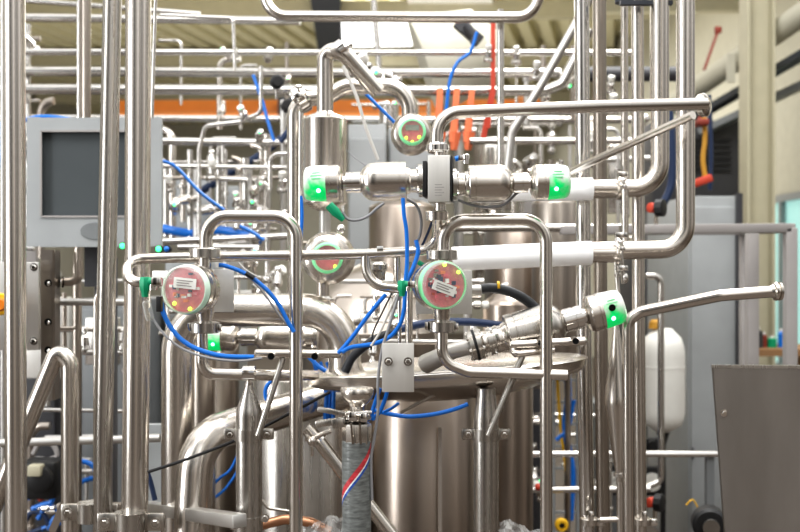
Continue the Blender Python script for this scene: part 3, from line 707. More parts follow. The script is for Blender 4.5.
# perforated strut, machine plate, emergency knob
t = thing('machine_plate', V((P(32, 0, 2.95).x, 2.95, 0)), 'dull grey machine plate with two bolts behind the leftmost pipe', 'panel')
A = P(0, 262, 2.95); B = P(40, 262, 2.95)
mesh('plate', box(V(((P(8, 0, 2.95).x+B.x)/2-.06, 2.95, (A.z+P(0, 350, 2.95).z)/2)), (B.x-P(8, 0, 2.95).x)+.12, .02, A.z-P(0, 350, 2.95).z, None, .004), 'steel_matte', t)
bolt(P(34, 267, 2.94), V((0, -1, 0)), .008, t); bolt(P(34, 341, 2.94), V((0, -1, 0)), .008, t)
t = thing('strut_channel', V((P(48, 0, 3.0).x, 3.0, 0)), 'dark slotted strut channel beside the grey machine plate', 'strut'); A = P(42, 250, 3.0)
zl = P(0, 400, 3.0).z; zm = (A.z+zl)/2; zh = A.z-zl
mesh('channel', comb(box(V((P(48, 0, 3.0).x, 3.0, zm)), .036, .02, zh), box(V((P(42.5, 0, 3.0).x, 3.02, zm)), .004, .05, zh), box(V((P(54.5, 0, 3.0).x, 3.02, zm)), .004, .05, zh)), 'steel_dark', t)
for y in (283, 322, 350, 385):
    s_ = mesh('slot', lathe(P(48, y, 2.988), V((0, -1, 0)), [(0, .011), (.001, .011)], 16), 'hole', t)
    mesh('slot_bolt', sphere(P(48.6, y+1, 2.984), .005, 1, .6, 1.5, 10), 'steel_polish', s_)
c = P(1, 304, 2.9); t = thing('stop_button', c, 'yellow orange round button at the left edge of the machine plate', 'button')
mesh('collar', lathe(c, V((.3, -1, 0)), [(0, .032), (.02, .032), (.025, .028)], 24), 'yellow', t); mesh('cap', lathe(c+V((.006, -.02, 0)), V((.3, -1, 0)), [(0, .018), (.03, .02), (.04, .015)], 24), 'orange', t)
pipe('small bent pipe with an open black mouth below the monitor', [(79, 252, 3.05), (79, 281), (63, 282)], 9, 9, 'steel_dark', parts=True)
o = [q for q in COL.objects if q.get('label', '').startswith('small bent pipe')][0]
mesh('open_mouth', lathe(P(63.2, 282, 3.05), V((-1, -.5, 0)), [(0, .017), (.003, .0165)], 20), 'hole', o)
pipe('horizontal steel bar behind the left vertical pipes', [(52, 302, 3.1), (150, 302, 3.1)], 7.5, 0, 'steel_matte', name='cross_bar', cat='bar')
pipe('thin horizontal bar below the first behind the left pipes', [(50, 328, 3.2), (75, 328, 3.2)], 3.5, 0, 'steel_dark', name='cross_bar', cat='bar')
pipe('slim conduit pipe hooking down left of the second pipe', [(112, 262, 2.85), (96, 300, 2.85), (95, 532)], 5, 8, 'steel', down=True)
pipe('horizontal lower bar behind the slanted handrail', [(-30, 444, 3.2), (160, 438, 3.2)], 8.5, 0, 'steel_matte', name='cross_bar', cat='bar')
pipe('slanted steel handrail bending down at the left', [(-30, 565, 2.75), (8, 472), (58, 350), (70, 362), (70.5, 545)], 17.5, 13, 'steel', name='handrail', cat='handrail', down=True)
tag(mesh('gusset_plate', comb(beam(P(52, 532, 2.8), P(65, 502, 2.8), .01, .02)), 'steel_polish'), 'thin bright strip leaning at the handrail foot', 'strip')
# leftmost uprights
pipe('leftmost full-height vertical pipe in the picture', [(13, -60, 2.45), (17.5, 560)], 21, 0, 'steel', topz=3.2, down=True)
pipe('far slim pipe glimpsed left of the leftmost pipe', [(3, -60, 3.3), (3, 560)], 5, 0, 'steel_matte', down=True)
pipe('second full-height vertical pipe from the left, before monitor', [(113.5, -60, 2.55), (103.5, 430), (101, 560)], 18.5, 60, 'steel_satin', down=True)
pipe('thickest full-height pipe just right of the second one', [(139.5, -60, 2.45), (137.5, 300), (131.5, 560)], 25, 60, 'steel', topz=3.2, down=True)
pipe('thin pipe tight against the thickest left pipe', [(128, -60, 2.62), (127, 250), (119, 532)], 5, 0, 'steel_dark', down=True)
pipe('slim pipe running just right of the thickest pipe', [(155.5, 0, 2.7), (152, 118)], 3.5, 0, 'steel_far')
# clamp blocks at the foot of those pipes
for x, y, w, lab in ((131, 522, 34, 'bolted steel pipe bracket round the thickest left pipe'), (90, 512, 30, 'bolted steel bracket on the second left pipe')):
    c = P(x, y, 2.42 if x > 100 else 2.62); t = thing('pipe_bracket', c, lab, 'bracket'); r = D(14.5 if x > 100 else 11, c.y)
    mesh('band', lathe(c-V((0, 0, .025)), V((0, 0, 1)), [(0, r), (0, r+.004), (.05, r+.004), (.05, r)], 32), 'steel_satin', t)
    for s in (-1, 1):
        mesh('ear', box(c+V((s*(r+.022), 0, 0)), .05, .012, .045, None, .006), 'steel_satin', t)
        bolt(c+V((s*(r+.026), -.008, 0)), V((0, -1, 0)), .009, t)
tag(mesh('square_rail', beam(P(146, 507, 2.75), P(240, 521, 2.2), .034, .030, .003), 'steel_matte'), 'square steel rail running to the left support leg', 'rail')
tag(mesh('square_rail', comb(beam(P(58, 508, 2.9), P(125, 508, 2.9), .03, .03, .003)), 'steel_dark'), 'short dark square rail between the left pipes', 'rail')
tag(mesh('grey_post', box(V((P(155, 0, 3.3).x, 3.3, P(0, 424, 3.3).z/2)), .05, .03, P(0, 424, 3.3).z), 'grey_light'), 'pale grey post behind the thickest left pipe', 'post')
# blurred lower left machinery
cabinet('dark grey machine cabinet behind the left handrail', -30, 60, 330, 4.4, .6, 'grey_dark', name='machine_cabinet')
cabinet('grey machine cabinet behind the lower left pipes', 68, 140, 300, 4.5, .6, 'grey_paint', name='machine_cabinet')
for i, (x, y, m) in enumerate(((40, 495, 'blue'), (50, 515, 'blue'), (36, 520, 'navy'), (60, 525, 'blue'), (84, 470, 'blue'), (45, 450, 'grey_rail'))):
    cable(('blue looped tube lying lowest at far left', 'blue looped tube right of the lowest left loop', 'navy tube curl at the lower left corner', 'blue curl beside the handrail leg', 'blue tube loop between the second pipe and handrail', 'grey curved tube above the red light')[i],
          [(x-12, y+4, 3.9), (x-4, y-8), (x+8, y-5), (x+12, y+6), (x+2, y+10), (x-8, y+14)], 5, m)
t = thing('small_motor', P(45, 478, 3.7), 'dark boxed motor above the blue tubes at lower left', 'motor')
mesh('housing', comb(box(P(42, 478, 3.7), .14, .12, .14, None, .02), lathe(P(40, 478, 3.63), V((0, -1, 0)), [(0, .05), (.03, .05), (.04, .03)], 20)), 'black', t)
mesh('terminal_box', box(P(36, 470, 3.6), .05, .05, .04, None, .006), 'cream', t)
tag(mesh('indicator_light', sphere(P(41, 498, 3.85), .013), 'red'), 'small red light above the blue tubes at lower left', 'light')
for x, m, lab in ((122.5, 'led_green', 'small green indicator light at the monitor bottom between pipes'), (158.5, 'led_green', 'small green indicator light right below the monitor'), (166.5, 'blue', 'small blue indicator light beside the green one below monitor')):
    c = P(x, 249 if x > 130 else 246, 3.1); t = thing('indicator_light', c, lab, 'light')
    mesh('lens', sphere(c, .009, seg=12), m, t); mesh('socket', lathe(c+V((0, .004, 0)), V((0, 1, 0)), [(0, .012), (.02, .012)], 16), 'black', t)
cable('blue hose curving over the top of the monitor', [(-20, 128, 3.6), (20, 121), (40, 117), (60, 118), (85, 122)], 4.5)
cable('blue hose at the far left edge', [(2, 122, 3.6), (3, 140), (1, 160), (-8, 175)], 6)

# ================================================================== MIDDLE LAYER
# big inverted pipe left of centre
pipe('thick pipe arching over behind the left control head', [(178, 560, 2.62), (178, 310), (345, 310), (345, 390)], 33, 42, 'steel', down=False, topz=None)
pipe('thick bent pipe rising from lower left to the centre', [(187, 620, 2.47), (197, 437, 2.5), (360, 388, 2.95)], 37, 42, 'steel')
pipe('thick upright pipe right beside the arching pipe', [(203, 340, 2.9), (203, 560)], 26, 0, 'steel_dark', down=True)
# separator vessel with neck
def separator():
    Y = 2.65; c = P(325, 205, Y); t = thing('separator_vessel', c, 'steel cylinder vessel with tall bent neck pipe left of centre', 'vessel')
    r = D(22, Y); k = D(1, Y)
    mesh('shell', lathe(c, V((0, 0, 1)), [(-6*k, 7*k), (-2*k, 16*k), (2*k, r), (82*k, r), (83*k, r*1.01), (85*k, r*1.01), (88*k, r*.9), (92*k, 9.5*k), (93*k, 8.7*k)], 48), 'steel', t)
    nl = fillet([P(325, 115, Y), P(325, 52, Y), P(341, 50, Y-.02), P(378, 92, Y+.02)], D(16, Y))
    mesh('neck_pipe', sweep(nl, D(16.5, Y)/2, 28), 'steel', t)
    cl = mesh('clamp', lathe(P(341.5, 51, Y-.01), V((.5, 0, .35)), [(-.006, .024), (-.006, .030), (.012, .030), (.012, .024)], 28), 'steel_polish', t)
    mesh('wing_nut', comb(beam(P(338, 55, Y-.03), P(350, 45, Y-.03), .008, .008), sphere(P(350, 45, Y-.03), .008)), 'steel_polish', cl)
    mesh('foot_pipe', sweep([P(325, 205, Y), P(325, 245, Y)], D(12, Y)/2, 20), 'steel_matte', t)
separator()
pipe('arched pipe passing behind the vessel neck', [(295, 300, 2.8), (295, 100), (330, 96), (345, 86), (410, 86), (410, 118)], 16.5, 26, 'steel', clamps=[((301), 99, 2.8, (.6, 0, .4))], seg=24)
cable('thin grey wire hanging from the bent neck pipe', [(343, 66, 2.6), (356, 95), (366, 128), (378, 160)], 3.6, 'pale_cable', 'wire', 'wire')
cable('very thin dark wire right of the steel vessel', [(346, 150, 2.62), (355, 158), (366, 166), (372, 172)], 1.0, 'grey_cable', 'wire', 'wire')
# two round globe valves seen end on
def globe(x, y, Y, r, cr, label, led):
    c = P(x, y, Y); R = D(r, Y); t = thing('round_valve', c, label, 'valve'); d = V((.02, -1, 0.0)).normalized()
    mesh('valve_body', lathe(c-d*R*1.4, d, [(0, R*.5), (R*.3, R*.92), (R*.5, R*.98), (R*.6, R), (R*1.0, R), (R*1.1, R*.96), (R*1.35, R*.85), (R*1.5, R*.6)], 40), 'steel', t)
    rr = D(cr, Y)
    q = c + d*R*.3
    mesh('light_ring', ring_lathe(q, d, [(0, rr*.8), (0, rr), (rr*.4, rr), (rr*.5, rr*.9), (rr*.5, rr*.8)], 32), 'green_ring', t)
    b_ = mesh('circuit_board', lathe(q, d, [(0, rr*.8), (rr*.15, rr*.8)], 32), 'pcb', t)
    mesh('sticker', box(q+d*rr*.2+V((0, 0, rr*.30)), rr*1.0, .002, rr*.4), 'grey_rail', t)
    for lx, lz in led: mesh('led', sphere(q+d*rr*.3+V((lx*rr, 0, lz*rr)), rr*.11, seg=10), 'led_lime', t)
    mesh('clear_cap', lathe(q+d*rr*.3, d, [(0, rr*.92), (rr*.3, rr*.85), (rr*.45, rr*.4), (rr*.48, 0)], 32), 'clear', t)
    return t
globe(412, 133, 2.65, 21, 13.5, 'round steel valve with green ringed cap under the pipe arch', [(-.45, -.45), (0, -.75), (.5, -.4)])
t = globe(328, 258, 2.6, 27, 15.5, 'round steel valve with green ringed cap behind the manifold', [(.5, -.55)])
mesh('bolt', sphere(P(341, 229, 2.5), .012, seg=12), 'steel_polish', t)
pipe('short pipe leaving the round valve downward', [(323, 278, 2.65), (323, 308)], 13, 0, 'steel', clamps=[((323), 302, 2.65, (0, 0, 1))])
# lower left hidden actuator (horizontal)
def head_horizontal(t, a, d, k, st, r, hole=False):
    """housing + cap + lamp; st is the station where the housing starts, r in px"""
    def pr(l): return [((st+p)*k, q*k) for p, q in l]
    mesh('housing', lathe(a, d, pr([(0, r*.42), (.5, r*.60), (3, r*.90), (5.5, r*1.0), (12.5, r*1.0), (12.8, r*.96), (13.5, r*.96), (13.8, r*1.02), (17, r*1.02)]), 40), 'steel', t)
    capc = a + d*((st+28)*k)
    u, v2 = frame(d)
    side = V((0, -1, 0)); side = (side - d*side.dot(d)).normalized()
    upv = V((0, 0, 1)); upv = (upv - d*upv.dot(d)).normalized()
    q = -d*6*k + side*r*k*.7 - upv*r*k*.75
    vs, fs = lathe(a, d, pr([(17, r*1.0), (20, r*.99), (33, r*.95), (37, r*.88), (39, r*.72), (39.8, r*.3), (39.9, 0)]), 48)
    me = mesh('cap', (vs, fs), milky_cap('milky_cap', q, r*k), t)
    off = capc - ORG[t.name]
    for v in me.data.vertices: v.co -= off
    me.location = off; ORG[me.name] = capc
    mesh('led', sphere(capc - d*4*k + side*r*k*.86 - upv*r*k*.45, r*k*.12, seg=12), 'led_cyan', t)
    if hole:
        e = capc + side*r*k*.97 - d*3*k + upv*r*k*.12
        mesh('vent_hole', lathe(e, side, [(0, r*k*.19), (.003, r*k*.17)], 16), 'hole', t)
    R = Matrix((d if d.x > 0 else -d, V((0, 1, 0)), upv)).transposed()
    mesh('marking', comb(*[box(capc - d*2*k + side*r*k*(.955-.06*i) + upv*r*k*(.20+.16*i), r*k*w_, .003, r*k*.05, R) for i, w_ in enumerate((.5, .62, .45))]), 'green_ring', t)

def horizontal_actuator(label, xa, xb, y, Y, body_r=19.5, head_r=18.5, y2=None, cable_side=True, name='pneumatic_valve', body_m='steel', k_len=1.0, hole=False, fl=.85):
    a = P(xa, y, Y); b = P(xb, y2 if y2 is not None else y, Y); d = (b-a).normalized(); k = (b-a).length/math.hypot(xb-xa, (y2 if y2 is not None else y)-y)
    t = thing(name, a, label, 'valve')
    def pr(l): return [(p*k*k_len, q*k) for p, q in l]
    B = body_r
    mesh('flange', lathe(a, d, pr([(0, B*fl), (4, B*fl), (4, B*.62), (6, B*.62)]), 8 if False else 32), 'steel_satin', t)
    u, v = frame(d)
    for i in range(4):
        an = math.pi/4+i*math.pi/2; e = a + (u*math.cos(an)+v*math.sin(an))*B*.76*k + d*4*k
        bolt(e, d, 1.8*k, t)
    mesh('neck', lathe(a, d, pr([(5, B*.62), (12, B*.60), (14, B*.68), (17, B*.70), (17, B*.5)]), 32), 'steel', t)
    mesh('actuator_body', lathe(a, d, pr([(16, B*.7), (16.3, B*.97), (17, B), (22, B), (22.3, B*.965), (23, B*.965), (23.3, B), (45, B), (50, B*.985), (54, B*.92), (57.5, B*.80), (60, B*.66), (61.5, B*.5)]), 48), body_m, t)
    mesh('collar', lathe(a, d, pr([(61, B*.48), (62, B*.54), (70, B*.54), (70.3, B*.50), (71, B*.5), (71.3, B*.54), (76.5, B*.54), (77, B*.36), (80, B*.36)]), 32), 'steel_polish', t)
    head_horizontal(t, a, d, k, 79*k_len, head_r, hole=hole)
    return t, a, d, k
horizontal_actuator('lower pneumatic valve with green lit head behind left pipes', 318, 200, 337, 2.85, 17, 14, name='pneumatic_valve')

# right verticals
pipe('paired full-height pipe left one of the right group', [(580, -60, 2.9), (583.5, 300), (591.5, 560)], 15, 40, 'steel_polish', down=True, topz=3.2)
pipe('paired full-height pipe right one, browner, of right group', [(598.5, -60, 3.05), (600.5, 300), (606.5, 560)], 13.5, 40, 'steel_dark', down=True, topz=3.2)
pipe('slim upright pipe reaching the roof through the small valves', [(624.5, -60, 2.95), (624.5, 180)], 7.5, 0, 'steel')
pipe('bright upright pipe running down to the floor right of centre', [(636.5, -60, 2.85), (638.5, 300), (643, 560)], 12.5, 40, 'steel', down=True, topz=3.1)
pipe('slim bright upright tight before the curved sleeve pipe', [(653, -60, 3.0), (653, 110)], 6, 0, 'steel')
tag(mesh('pipe_hanger', comb(beam(P(620, 3, 2.8), P(672, 3, 2.8), .02, .012), *[lathe(P(x, 3, 2.86), V((0, 0, 1)), [(0, .022), (0, .026), (.02, .026), (.02, .022)], 20) for x in (624, 637)]), 'black_steel'), 'dark pipe hanger bar at the top of right pipes', 'hanger')
def sleeve_pipe(label, pts, d, bend, sx0, sx1, sy0, sy1, Y, cx, cy, sd):
    L = pts3(pts); L[-1].z = 3.1
    t = thing('sleeved_pipe', L[0], label, 'pipe')
    mesh('tube', sweep(fillet(L, D(bend, Y)), D(d, Y)/2, 28), 'steel', t)
    mesh('white_sleeve', sweep([P(sx0, sy0, Y), P(sx1, sy1, Y)], D(sd, Y)/2, 32), 'sleeve', t)
    mesh('joint', lathe(P(sx1, sy1, Y), V((1, 0, 0)), [(0, D(d, Y)*.52), (D(24, Y), D(d, Y)*.53), (D(25, Y), D(d, Y)*.62), (D(27, Y), D(d, Y)*.62)], 28), 'steel', t)
    c = P(cx, cy, Y); clamp(c, V((1, 0, .02)), D(d, Y)/2, t, k=1.30, w=.33)
    s = mesh('swing_bolt', comb(sweep([c+V((0, -.03, .06)), c+V((.006, -.03, -.09))], .005, 8), box(c+V((.0, -.035, .035)), .03, .02, .015, None, .003), box(c+V((.004, -.035, -.05)), .026, .02, .015, None, .003), sphere(c+V((.012, -.03, -.075)), .012, .7, .7, 1.2, 10)), 'steel_polish', t)
    return t
sleeve_pipe('upper white sleeved pipe curving up at the right', [(495, 190, 2.8), (660, 188), (660, -60)], 18, 26, 505, 592, 190, 189, 2.8, 620, 188, 23)
sleeve_pipe('lower white sleeved pipe curving up at far right', [(445, 259, 2.6), (590, 251), (685.5, 249), (685.5, -60)], 18.5, 25, 452, 591, 259, 253, 2.6, 618, 249, 24)
pipe('slim fitting column hanging between the two sleeve clamps', [(625, 190, 2.75), (625, 250)], 7, 0, 'steel')
pipe('short hooked drain below the lower sleeve clamp', [(616, 262, 2.6), (620, 320)], 4.5, 0, 'steel_polish', clamps=[(618, 275, 2.6, (0, 0, 1))])
# cyclone shaped spindle
c = P(616, 318, 2.75); k = D(1, 2.75)
t = thing('cone_separator', c, 'narrow double-cone steel separator among the right pipes', 'vessel')
mesh('shell', lathe(c, V((.02, 0, -1)), [(0, 2.2*k), (10*k, 3*k), (78*k, 13*k), (84*k, 13.5*k), (90*k, 13*k), (160*k, 3*k), (166*k, 3*k)], 32), 'steel', t)
mesh('ferrule', lathe(c+V((.01, 0, -154*k)), V((.02, 0, -1)), [(0, 3*k), (1*k, 6.5*k), (4*k, 6.5*k), (5*k, 3*k)], 20), 'steel_polish', t)
mesh('outlet_pipe', sweep([c+V((.012, 0, -164*k)), V((c.x+.02, c.y, 0))], 4*k, 16), 'steel', t)
# curved pipe with end ferrule at right
def curved():
    Y = 2.3; L = [P(629.5, 620, Y+.05), P(628, 320, Y+.05), P(720, 295.5, Y), P(779, 291, Y)]
    L[0].z = 0
    t = thing('process_pipe', L[0], 'bent pipe reaching right above the steel panel with ferrule end', 'pipe')
    mesh('tube', sweep(fillet(L[:2]+[P(640, 312, Y+.05)]+L[2:], D(16, Y)), D(12, Y)/2, 28), 'steel', t)
    f = mesh('ferrule', lathe(P(770, 291.5, Y), V((1, 0, .03)), [(0, D(6, Y)), (D(3, Y), D(7, Y)), (D(4, Y), D(9, Y)), (D(6, Y), D(9.6, Y)), (D(6.5, Y), D(7.5, Y)), (D(8, Y), D(7.5, Y)), (D(8.5, Y), D(9.4, Y)), (D(11, Y), D(9, Y)), (D(11.3, Y), D(4, Y))], 36), 'steel', t)
curved()
pipe('lowest right short crossing pipe before the floor', [(600, 520, 2.75), (632, 519, 2.75)], 5.5, 0, 'steel')
for x, lab in ((589, 'small union collar on the left right-group pipe near floor'), (642, 'small union collar on the bright right upright near floor')):
    c = P(x, 521, 2.82); t = thing('union_collar', c, lab, 'fitting')
    mesh('ring', lathe(c-V((0, 0, .012)), V((0, 0, 1)), [(0, .018), (.004, .027), (.02, .027), (.024, .018)], 24), 'steel', t)
    mesh('nut', comb(box(c+V((.03, -.01, 0)), .02, .02, .02, None, .003), box(c+V((.0, -.03, .02)), .014, .014, .03, None, .003)), 'steel_polish', t)

# ================================================================== TOP PIPE OF THE BLOCK VALVE
def top_pipe():
    Y = 2.2; Y2 = 2.35
    L = [P(437, 152, Y), P(437, 113, Y), P(600, 106.5, Y+.08), P(706, 104, Y2)]
    t = thing('process_pipe', L[0], 'long pipe bending right above the block valve to a ring flange', 'pipe')
    mesh('tube', sweep(fillet(L, D(24, Y)), D(13, Y)/2, 28), 'steel', t)
    c = P(707, 104.5, Y2)
    mesh('ring_flange', lathe(c+V((-.012, .02, 0)), V((.75, -.7, .1)), [(0, .012), (0, .024), (.004, .028), (.016, .028), (.020, .024), (.022, .014), (.012, .012)], 32), 'steel', t)
    clamp(P(437.5, 148, Y), V((0, 0, 1)), D(13, Y)/2, t, k=1.85, w=.75, nut=False)
top_pipe()
pipe('slanting pipe meeting the ring flange from lower left', [(560, 178, 2.85), (587, 164, 2.75), (693, 115, 2.42)], 7.5, 0, 'steel')

# ================================================================== BLOCK VALVE WITH TWO ACTUATORS
Yb = 2.2
def block():
    c = P(440, 180, Yb); k = D(1, Yb); t = thing('block_valve', c, 'square steel valve block between the two horizontal actuators', 'valve')
    R = Matrix.Rotation(math.radians(-6), 3, 'Z')
    mesh('valve_body', box(c, 22*k, 34*k, 46*k, R, .0015), 'plate', t)
    mesh('port', lathe(c+V((0, 0, 22*k)), V((0, 0, 1)), [(0, 6.5*k), (8*k, 6.5*k)], 24), 'steel', t)
    mesh('port', lathe(c-V((0, 0, 22*k)), V((0, 0, -1)), [(0, 5.5*k), (12*k, 5.5*k)], 24), 'steel', t)
    mesh('gasket', box(c+R @ V((-14*k, 0, 0)), 4*k, 35*k, 35*k, R, .001), 'black', t)
    mesh('gasket', box(c+R @ V((12.4*k, 0, 0)), 1.8*k, 35*k, 44*k, R, .001), 'black', t)
    for i in range(5):
        mesh('engraved_line', box(c+R @ V(((-.5+(i % 2))*1.2*k, -17.15*k, (-6-2.6*i)*k)), (7+(i % 2)*2)*k, .0004, .7*k, R), 'grey_rail', t)
    mesh('collar', lathe(P(437, 216, Yb), V((0, 0, 1)), [(-4.5*k, 5.5*k), (-4.5*k, 11*k), (4*k, 11.5*k), (5*k, 10.5*k), (5*k, 5.5*k)], 32), 'steel', t)
block()
t, a, d, k = horizontal_actuator('left pneumatic actuator of the block valve with green head', 422.5, 303, 180.5, Yb, 19.5, 18.3, y2=184)
t, a, d, k = horizontal_actuator('right pneumatic actuator of the block valve with green head', 452.5, 571, 184.5, Yb, 19, 17.8, y2=181.5, k_len=.98)
# small push-in fitting with blue stub
t = thing('push_fitting', P(463, 158, 2.15), 'small brass-toned push fitting on top of the right actuator', 'fitting'); c = ORG[t.name]; k = D(1, 2.15)
mesh('elbow', comb(lathe(c+V((3*k, 0, -6*k)), V((0, 0, 1)), [(0, 3*k), (5*k, 3*k), (5*k, 3.8*k), (9*k, 3.8*k), (10*k, 2.5*k)], 16), box(c+V((-1*k, 0, 0)), 8*k, 6*k, 5*k, None, .001)), 'steel_polish', t)
mesh('collet', lathe(c+V((-4*k, 0, 0)), V((-1, 0, -.3)), [(0, 2.8*k), (4*k, 2.6*k)], 12), 'blue', t)

# ================================================================== MANIFOLD
Yf = 2.25
def manifold():
    t = thing('manifold_pipe', P(420, 252, Yf), 'long horizontal manifold pipe with end loop at the left', 'pipe')
    r = D(10.4, Yf)/2
    mesh('tube', sweep(fillet([P(160, 282.5, Yf-.06), P(128, 282, Yf-.06), P(126, 259, Yf), P(205, 257, Yf), P(365, 254, Yf), P(428, 250.5, Yf), P(437.5, 238, Yf), P(437.5, 214, Yf-.05)], D(17, Yf)), r, 28), 'steel', t)
    mesh('branch', sweep(fillet([P(366, 253, Yf), P(366, 285, Yf), P(404, 289, Yf-.02)], D(22, Yf)), r, 24), 'steel', t)
    mesh('branch', sweep([P(397, 252, Yf+.02), P(397, 290, Yf+.02)], r*.72, 20), 'steel', t)
    mesh('ferrule_stub', comb(box(P(378, 271, Yf+.08), .035, .03, .045, None, .004), lathe(P(378, 262, Yf+.08), V((0, 0, -1)), [(0, .016), (.006, .022), (.018, .022), (.024, .016)], 24)), 'steel_satin', t)
    mesh('pipe_tag', box(P(380, 247.5, Yf-.01), .014, .012, .006, None, .001), 'label_white', t)
manifold()
# control head 1 (left) + plate
def bracket_plate(x0, x1, y0, y1, Y, label):
    A, B = P(x0, y0, Y), P(x1, y1, Y); c = (A+B)/2
    return tag(mesh('bracket_plate', box(c, abs(B.x-A.x), .004, abs(A.z-B.z), None, .001), 'plate', org=c), label, 'plate')
bracket_plate(176, 234, 269, 312, Yf, 'thin square steel plate behind the left round control head')
bracket_plate(416, 472, 270, 314, Yf, 'thin square steel plate behind the right round control head')
round_head(184, 289.5, 2.13, 25, 'left round control head with red circuit board facing us', dirv=V((-.30, -1, .02)), ring='pale_ring', leds=((-.42, -.62), (.28, -.86)), sticker=(.05, .25, math.radians(5)))
round_head(444, 285, 2.13, 24.5, 'right round control head with tilted white sticker and red board', dirv=V((.30, -1, .02)), ring='green_ring', leds=((0.02, .92), (.62, .58)), sticker=(.0, -.12, math.radians(20)))
def diaphragm_valve(x, y0, y1, Y, label, rt=15.5, rb=14.5, r=6.5, yc0=None):
    k = D(1, Y); t = thing('valve_spool', P(x, (y0+y1)/2, Y), label, 'valve')
    mesh('upper_collar', lathe(P(x, y0, Y), V((0, 0, 1)), [(-5*k, r*k), (-5*k, rt*.93*k), (-4*k, rt*k), (4*k, rt*k), (5*k, rt*.93*k), (5*k, r*k)], 36), 'steel_satin', t)
    mesh('spool', comb(lathe(P(x, y0, Y), V((0, 0, -1)), [(0, r*k), (16*k, r*k), (18*k, r*1.4*k), (y1-y0-18 > 0 and (y1-y0-14)*k or 20*k, r*1.4*k), ((y1-y0)*k, r*k)], 28)), 'steel', t)
    mesh('lower_collar', lathe(P(x, y1, Y), V((0, 0, 1)), [(-6*k, r*k), (-6*k, rb*.93*k), (-5*k, rb*k), (4*k, rb*k), (5*k, rb*.8*k), (5*k, r*k)], 36), 'steel_satin', t)
    mesh('clamp_bolt', box(P(x-rb-1, y1, Y-.01), 3*k, 6*k, 8*k, None, .001), 'steel_polish', t)
    mesh('clamp_bolt', box(P(x+rb, y1+1, Y-.01), 4*k, 6*k, 7*k, None, .001), 'steel_polish', t)
    return t
diaphragm_valve(205, 253, 327, 2.19, 'steel valve spool with two collars behind left control head')
diaphragm_valve(442, 255, 326, 2.19, 'steel valve spool with two collars behind right control head')
# inverted U pipes
pipe('left inverted U-shaped pipe standing before the manifold', [(206, 250, 2.22), (206, 216.5), (296, 216.5), (296, 600)], 13.4, 22, 'steel', down=True, seg=28)
pipe('right inverted U-shaped pipe standing before the manifold', [(443, 252, 2.22), (443, 220), (546, 219.5), (546.5, 600)], 12.6, 23, 'steel', down=True, seg=28)
pipe('tall vertical pipe just behind the left inverted pipe', [(300.5, 112, 2.5), (299, 560)], 4, 0, 'steel_polish', down=True)
# outlets
pipe('outlet pipe from left valve turning right to the lid', [(202, 328, 2.22), (202, 374, 2.22), (290, 375.5, 2.3), (316, 375.5, 2.58)], 11.5, 14, 'steel', seg=28)
pipe('outlet pipe from right valve sweeping right over the lid', [(442, 326, 2.22), (442, 362), (468, 372), (567, 375)], 11, 22, 'steel', seg=28)
pipe('slim elbow pipe below the left collar', [(330, 352, 2.3), (330, 372)], 4, 0, 'steel')
# left fittings
def fitting(x, y, Y, label, green=True, s=1.0, dirx=1):
    t = thing('cable_fitting', P(x, y, Y), label, 'fitting'); c = ORG[t.name]; k = D(1, Y)*s
    mesh('body', comb(box(c+V((12*k*dirx, 0, 2*k)), 10*k, 9*k, 9*k, None, .002), lathe(c+V((8*k*dirx, 0, -6*k)), V((0, 0, 1)), [(0, 4*k), (8*k, 4*k)], 12)), 'steel_polish', t)
    mesh('plug', comb(lathe(c+V((0, 0, 7*k)), V((0, 0, -1)), [(0, 4.5*k), (2*k, 5.6*k), (11*k, 5.6*k), (14*k, 4.3*k), (20*k, 3.2*k)], 8), lathe(c+V((2*k*dirx, 0, 2*k)), V((dirx, 0, 0)), [(0, 4.5*k), (5*k, 4.5*k)], 12)), 'green', t)
    return t
fitting(145, 284, 2.10, 'green cable plug on the left round control head')
fitting(402, 286, 2.12, 'green cable plug on the right round control head', s=.8)
tag(mesh('cable_end_sleeve', lathe(P(146, 301, 2.1), V((.22, 0, -1)), [(0, .006), (.003, .009), (.038, .009), (.042, .006)], 16), 'clear'), 'clear sleeve on the grey cable below green plug', 'sleeve')
tag(mesh('tag_block', comb(box(P(159.5, 304, 2.1), .010, .02, .032, None, .001)), 'black'), 'small black clip on the blue tube below left head', 'clip')
tag(mesh('tag_block', comb(box(P(160, 275, 2.16), .030, .02, .018, None, .002)), 'label_white'), 'small white block left of the left control head', 'block')

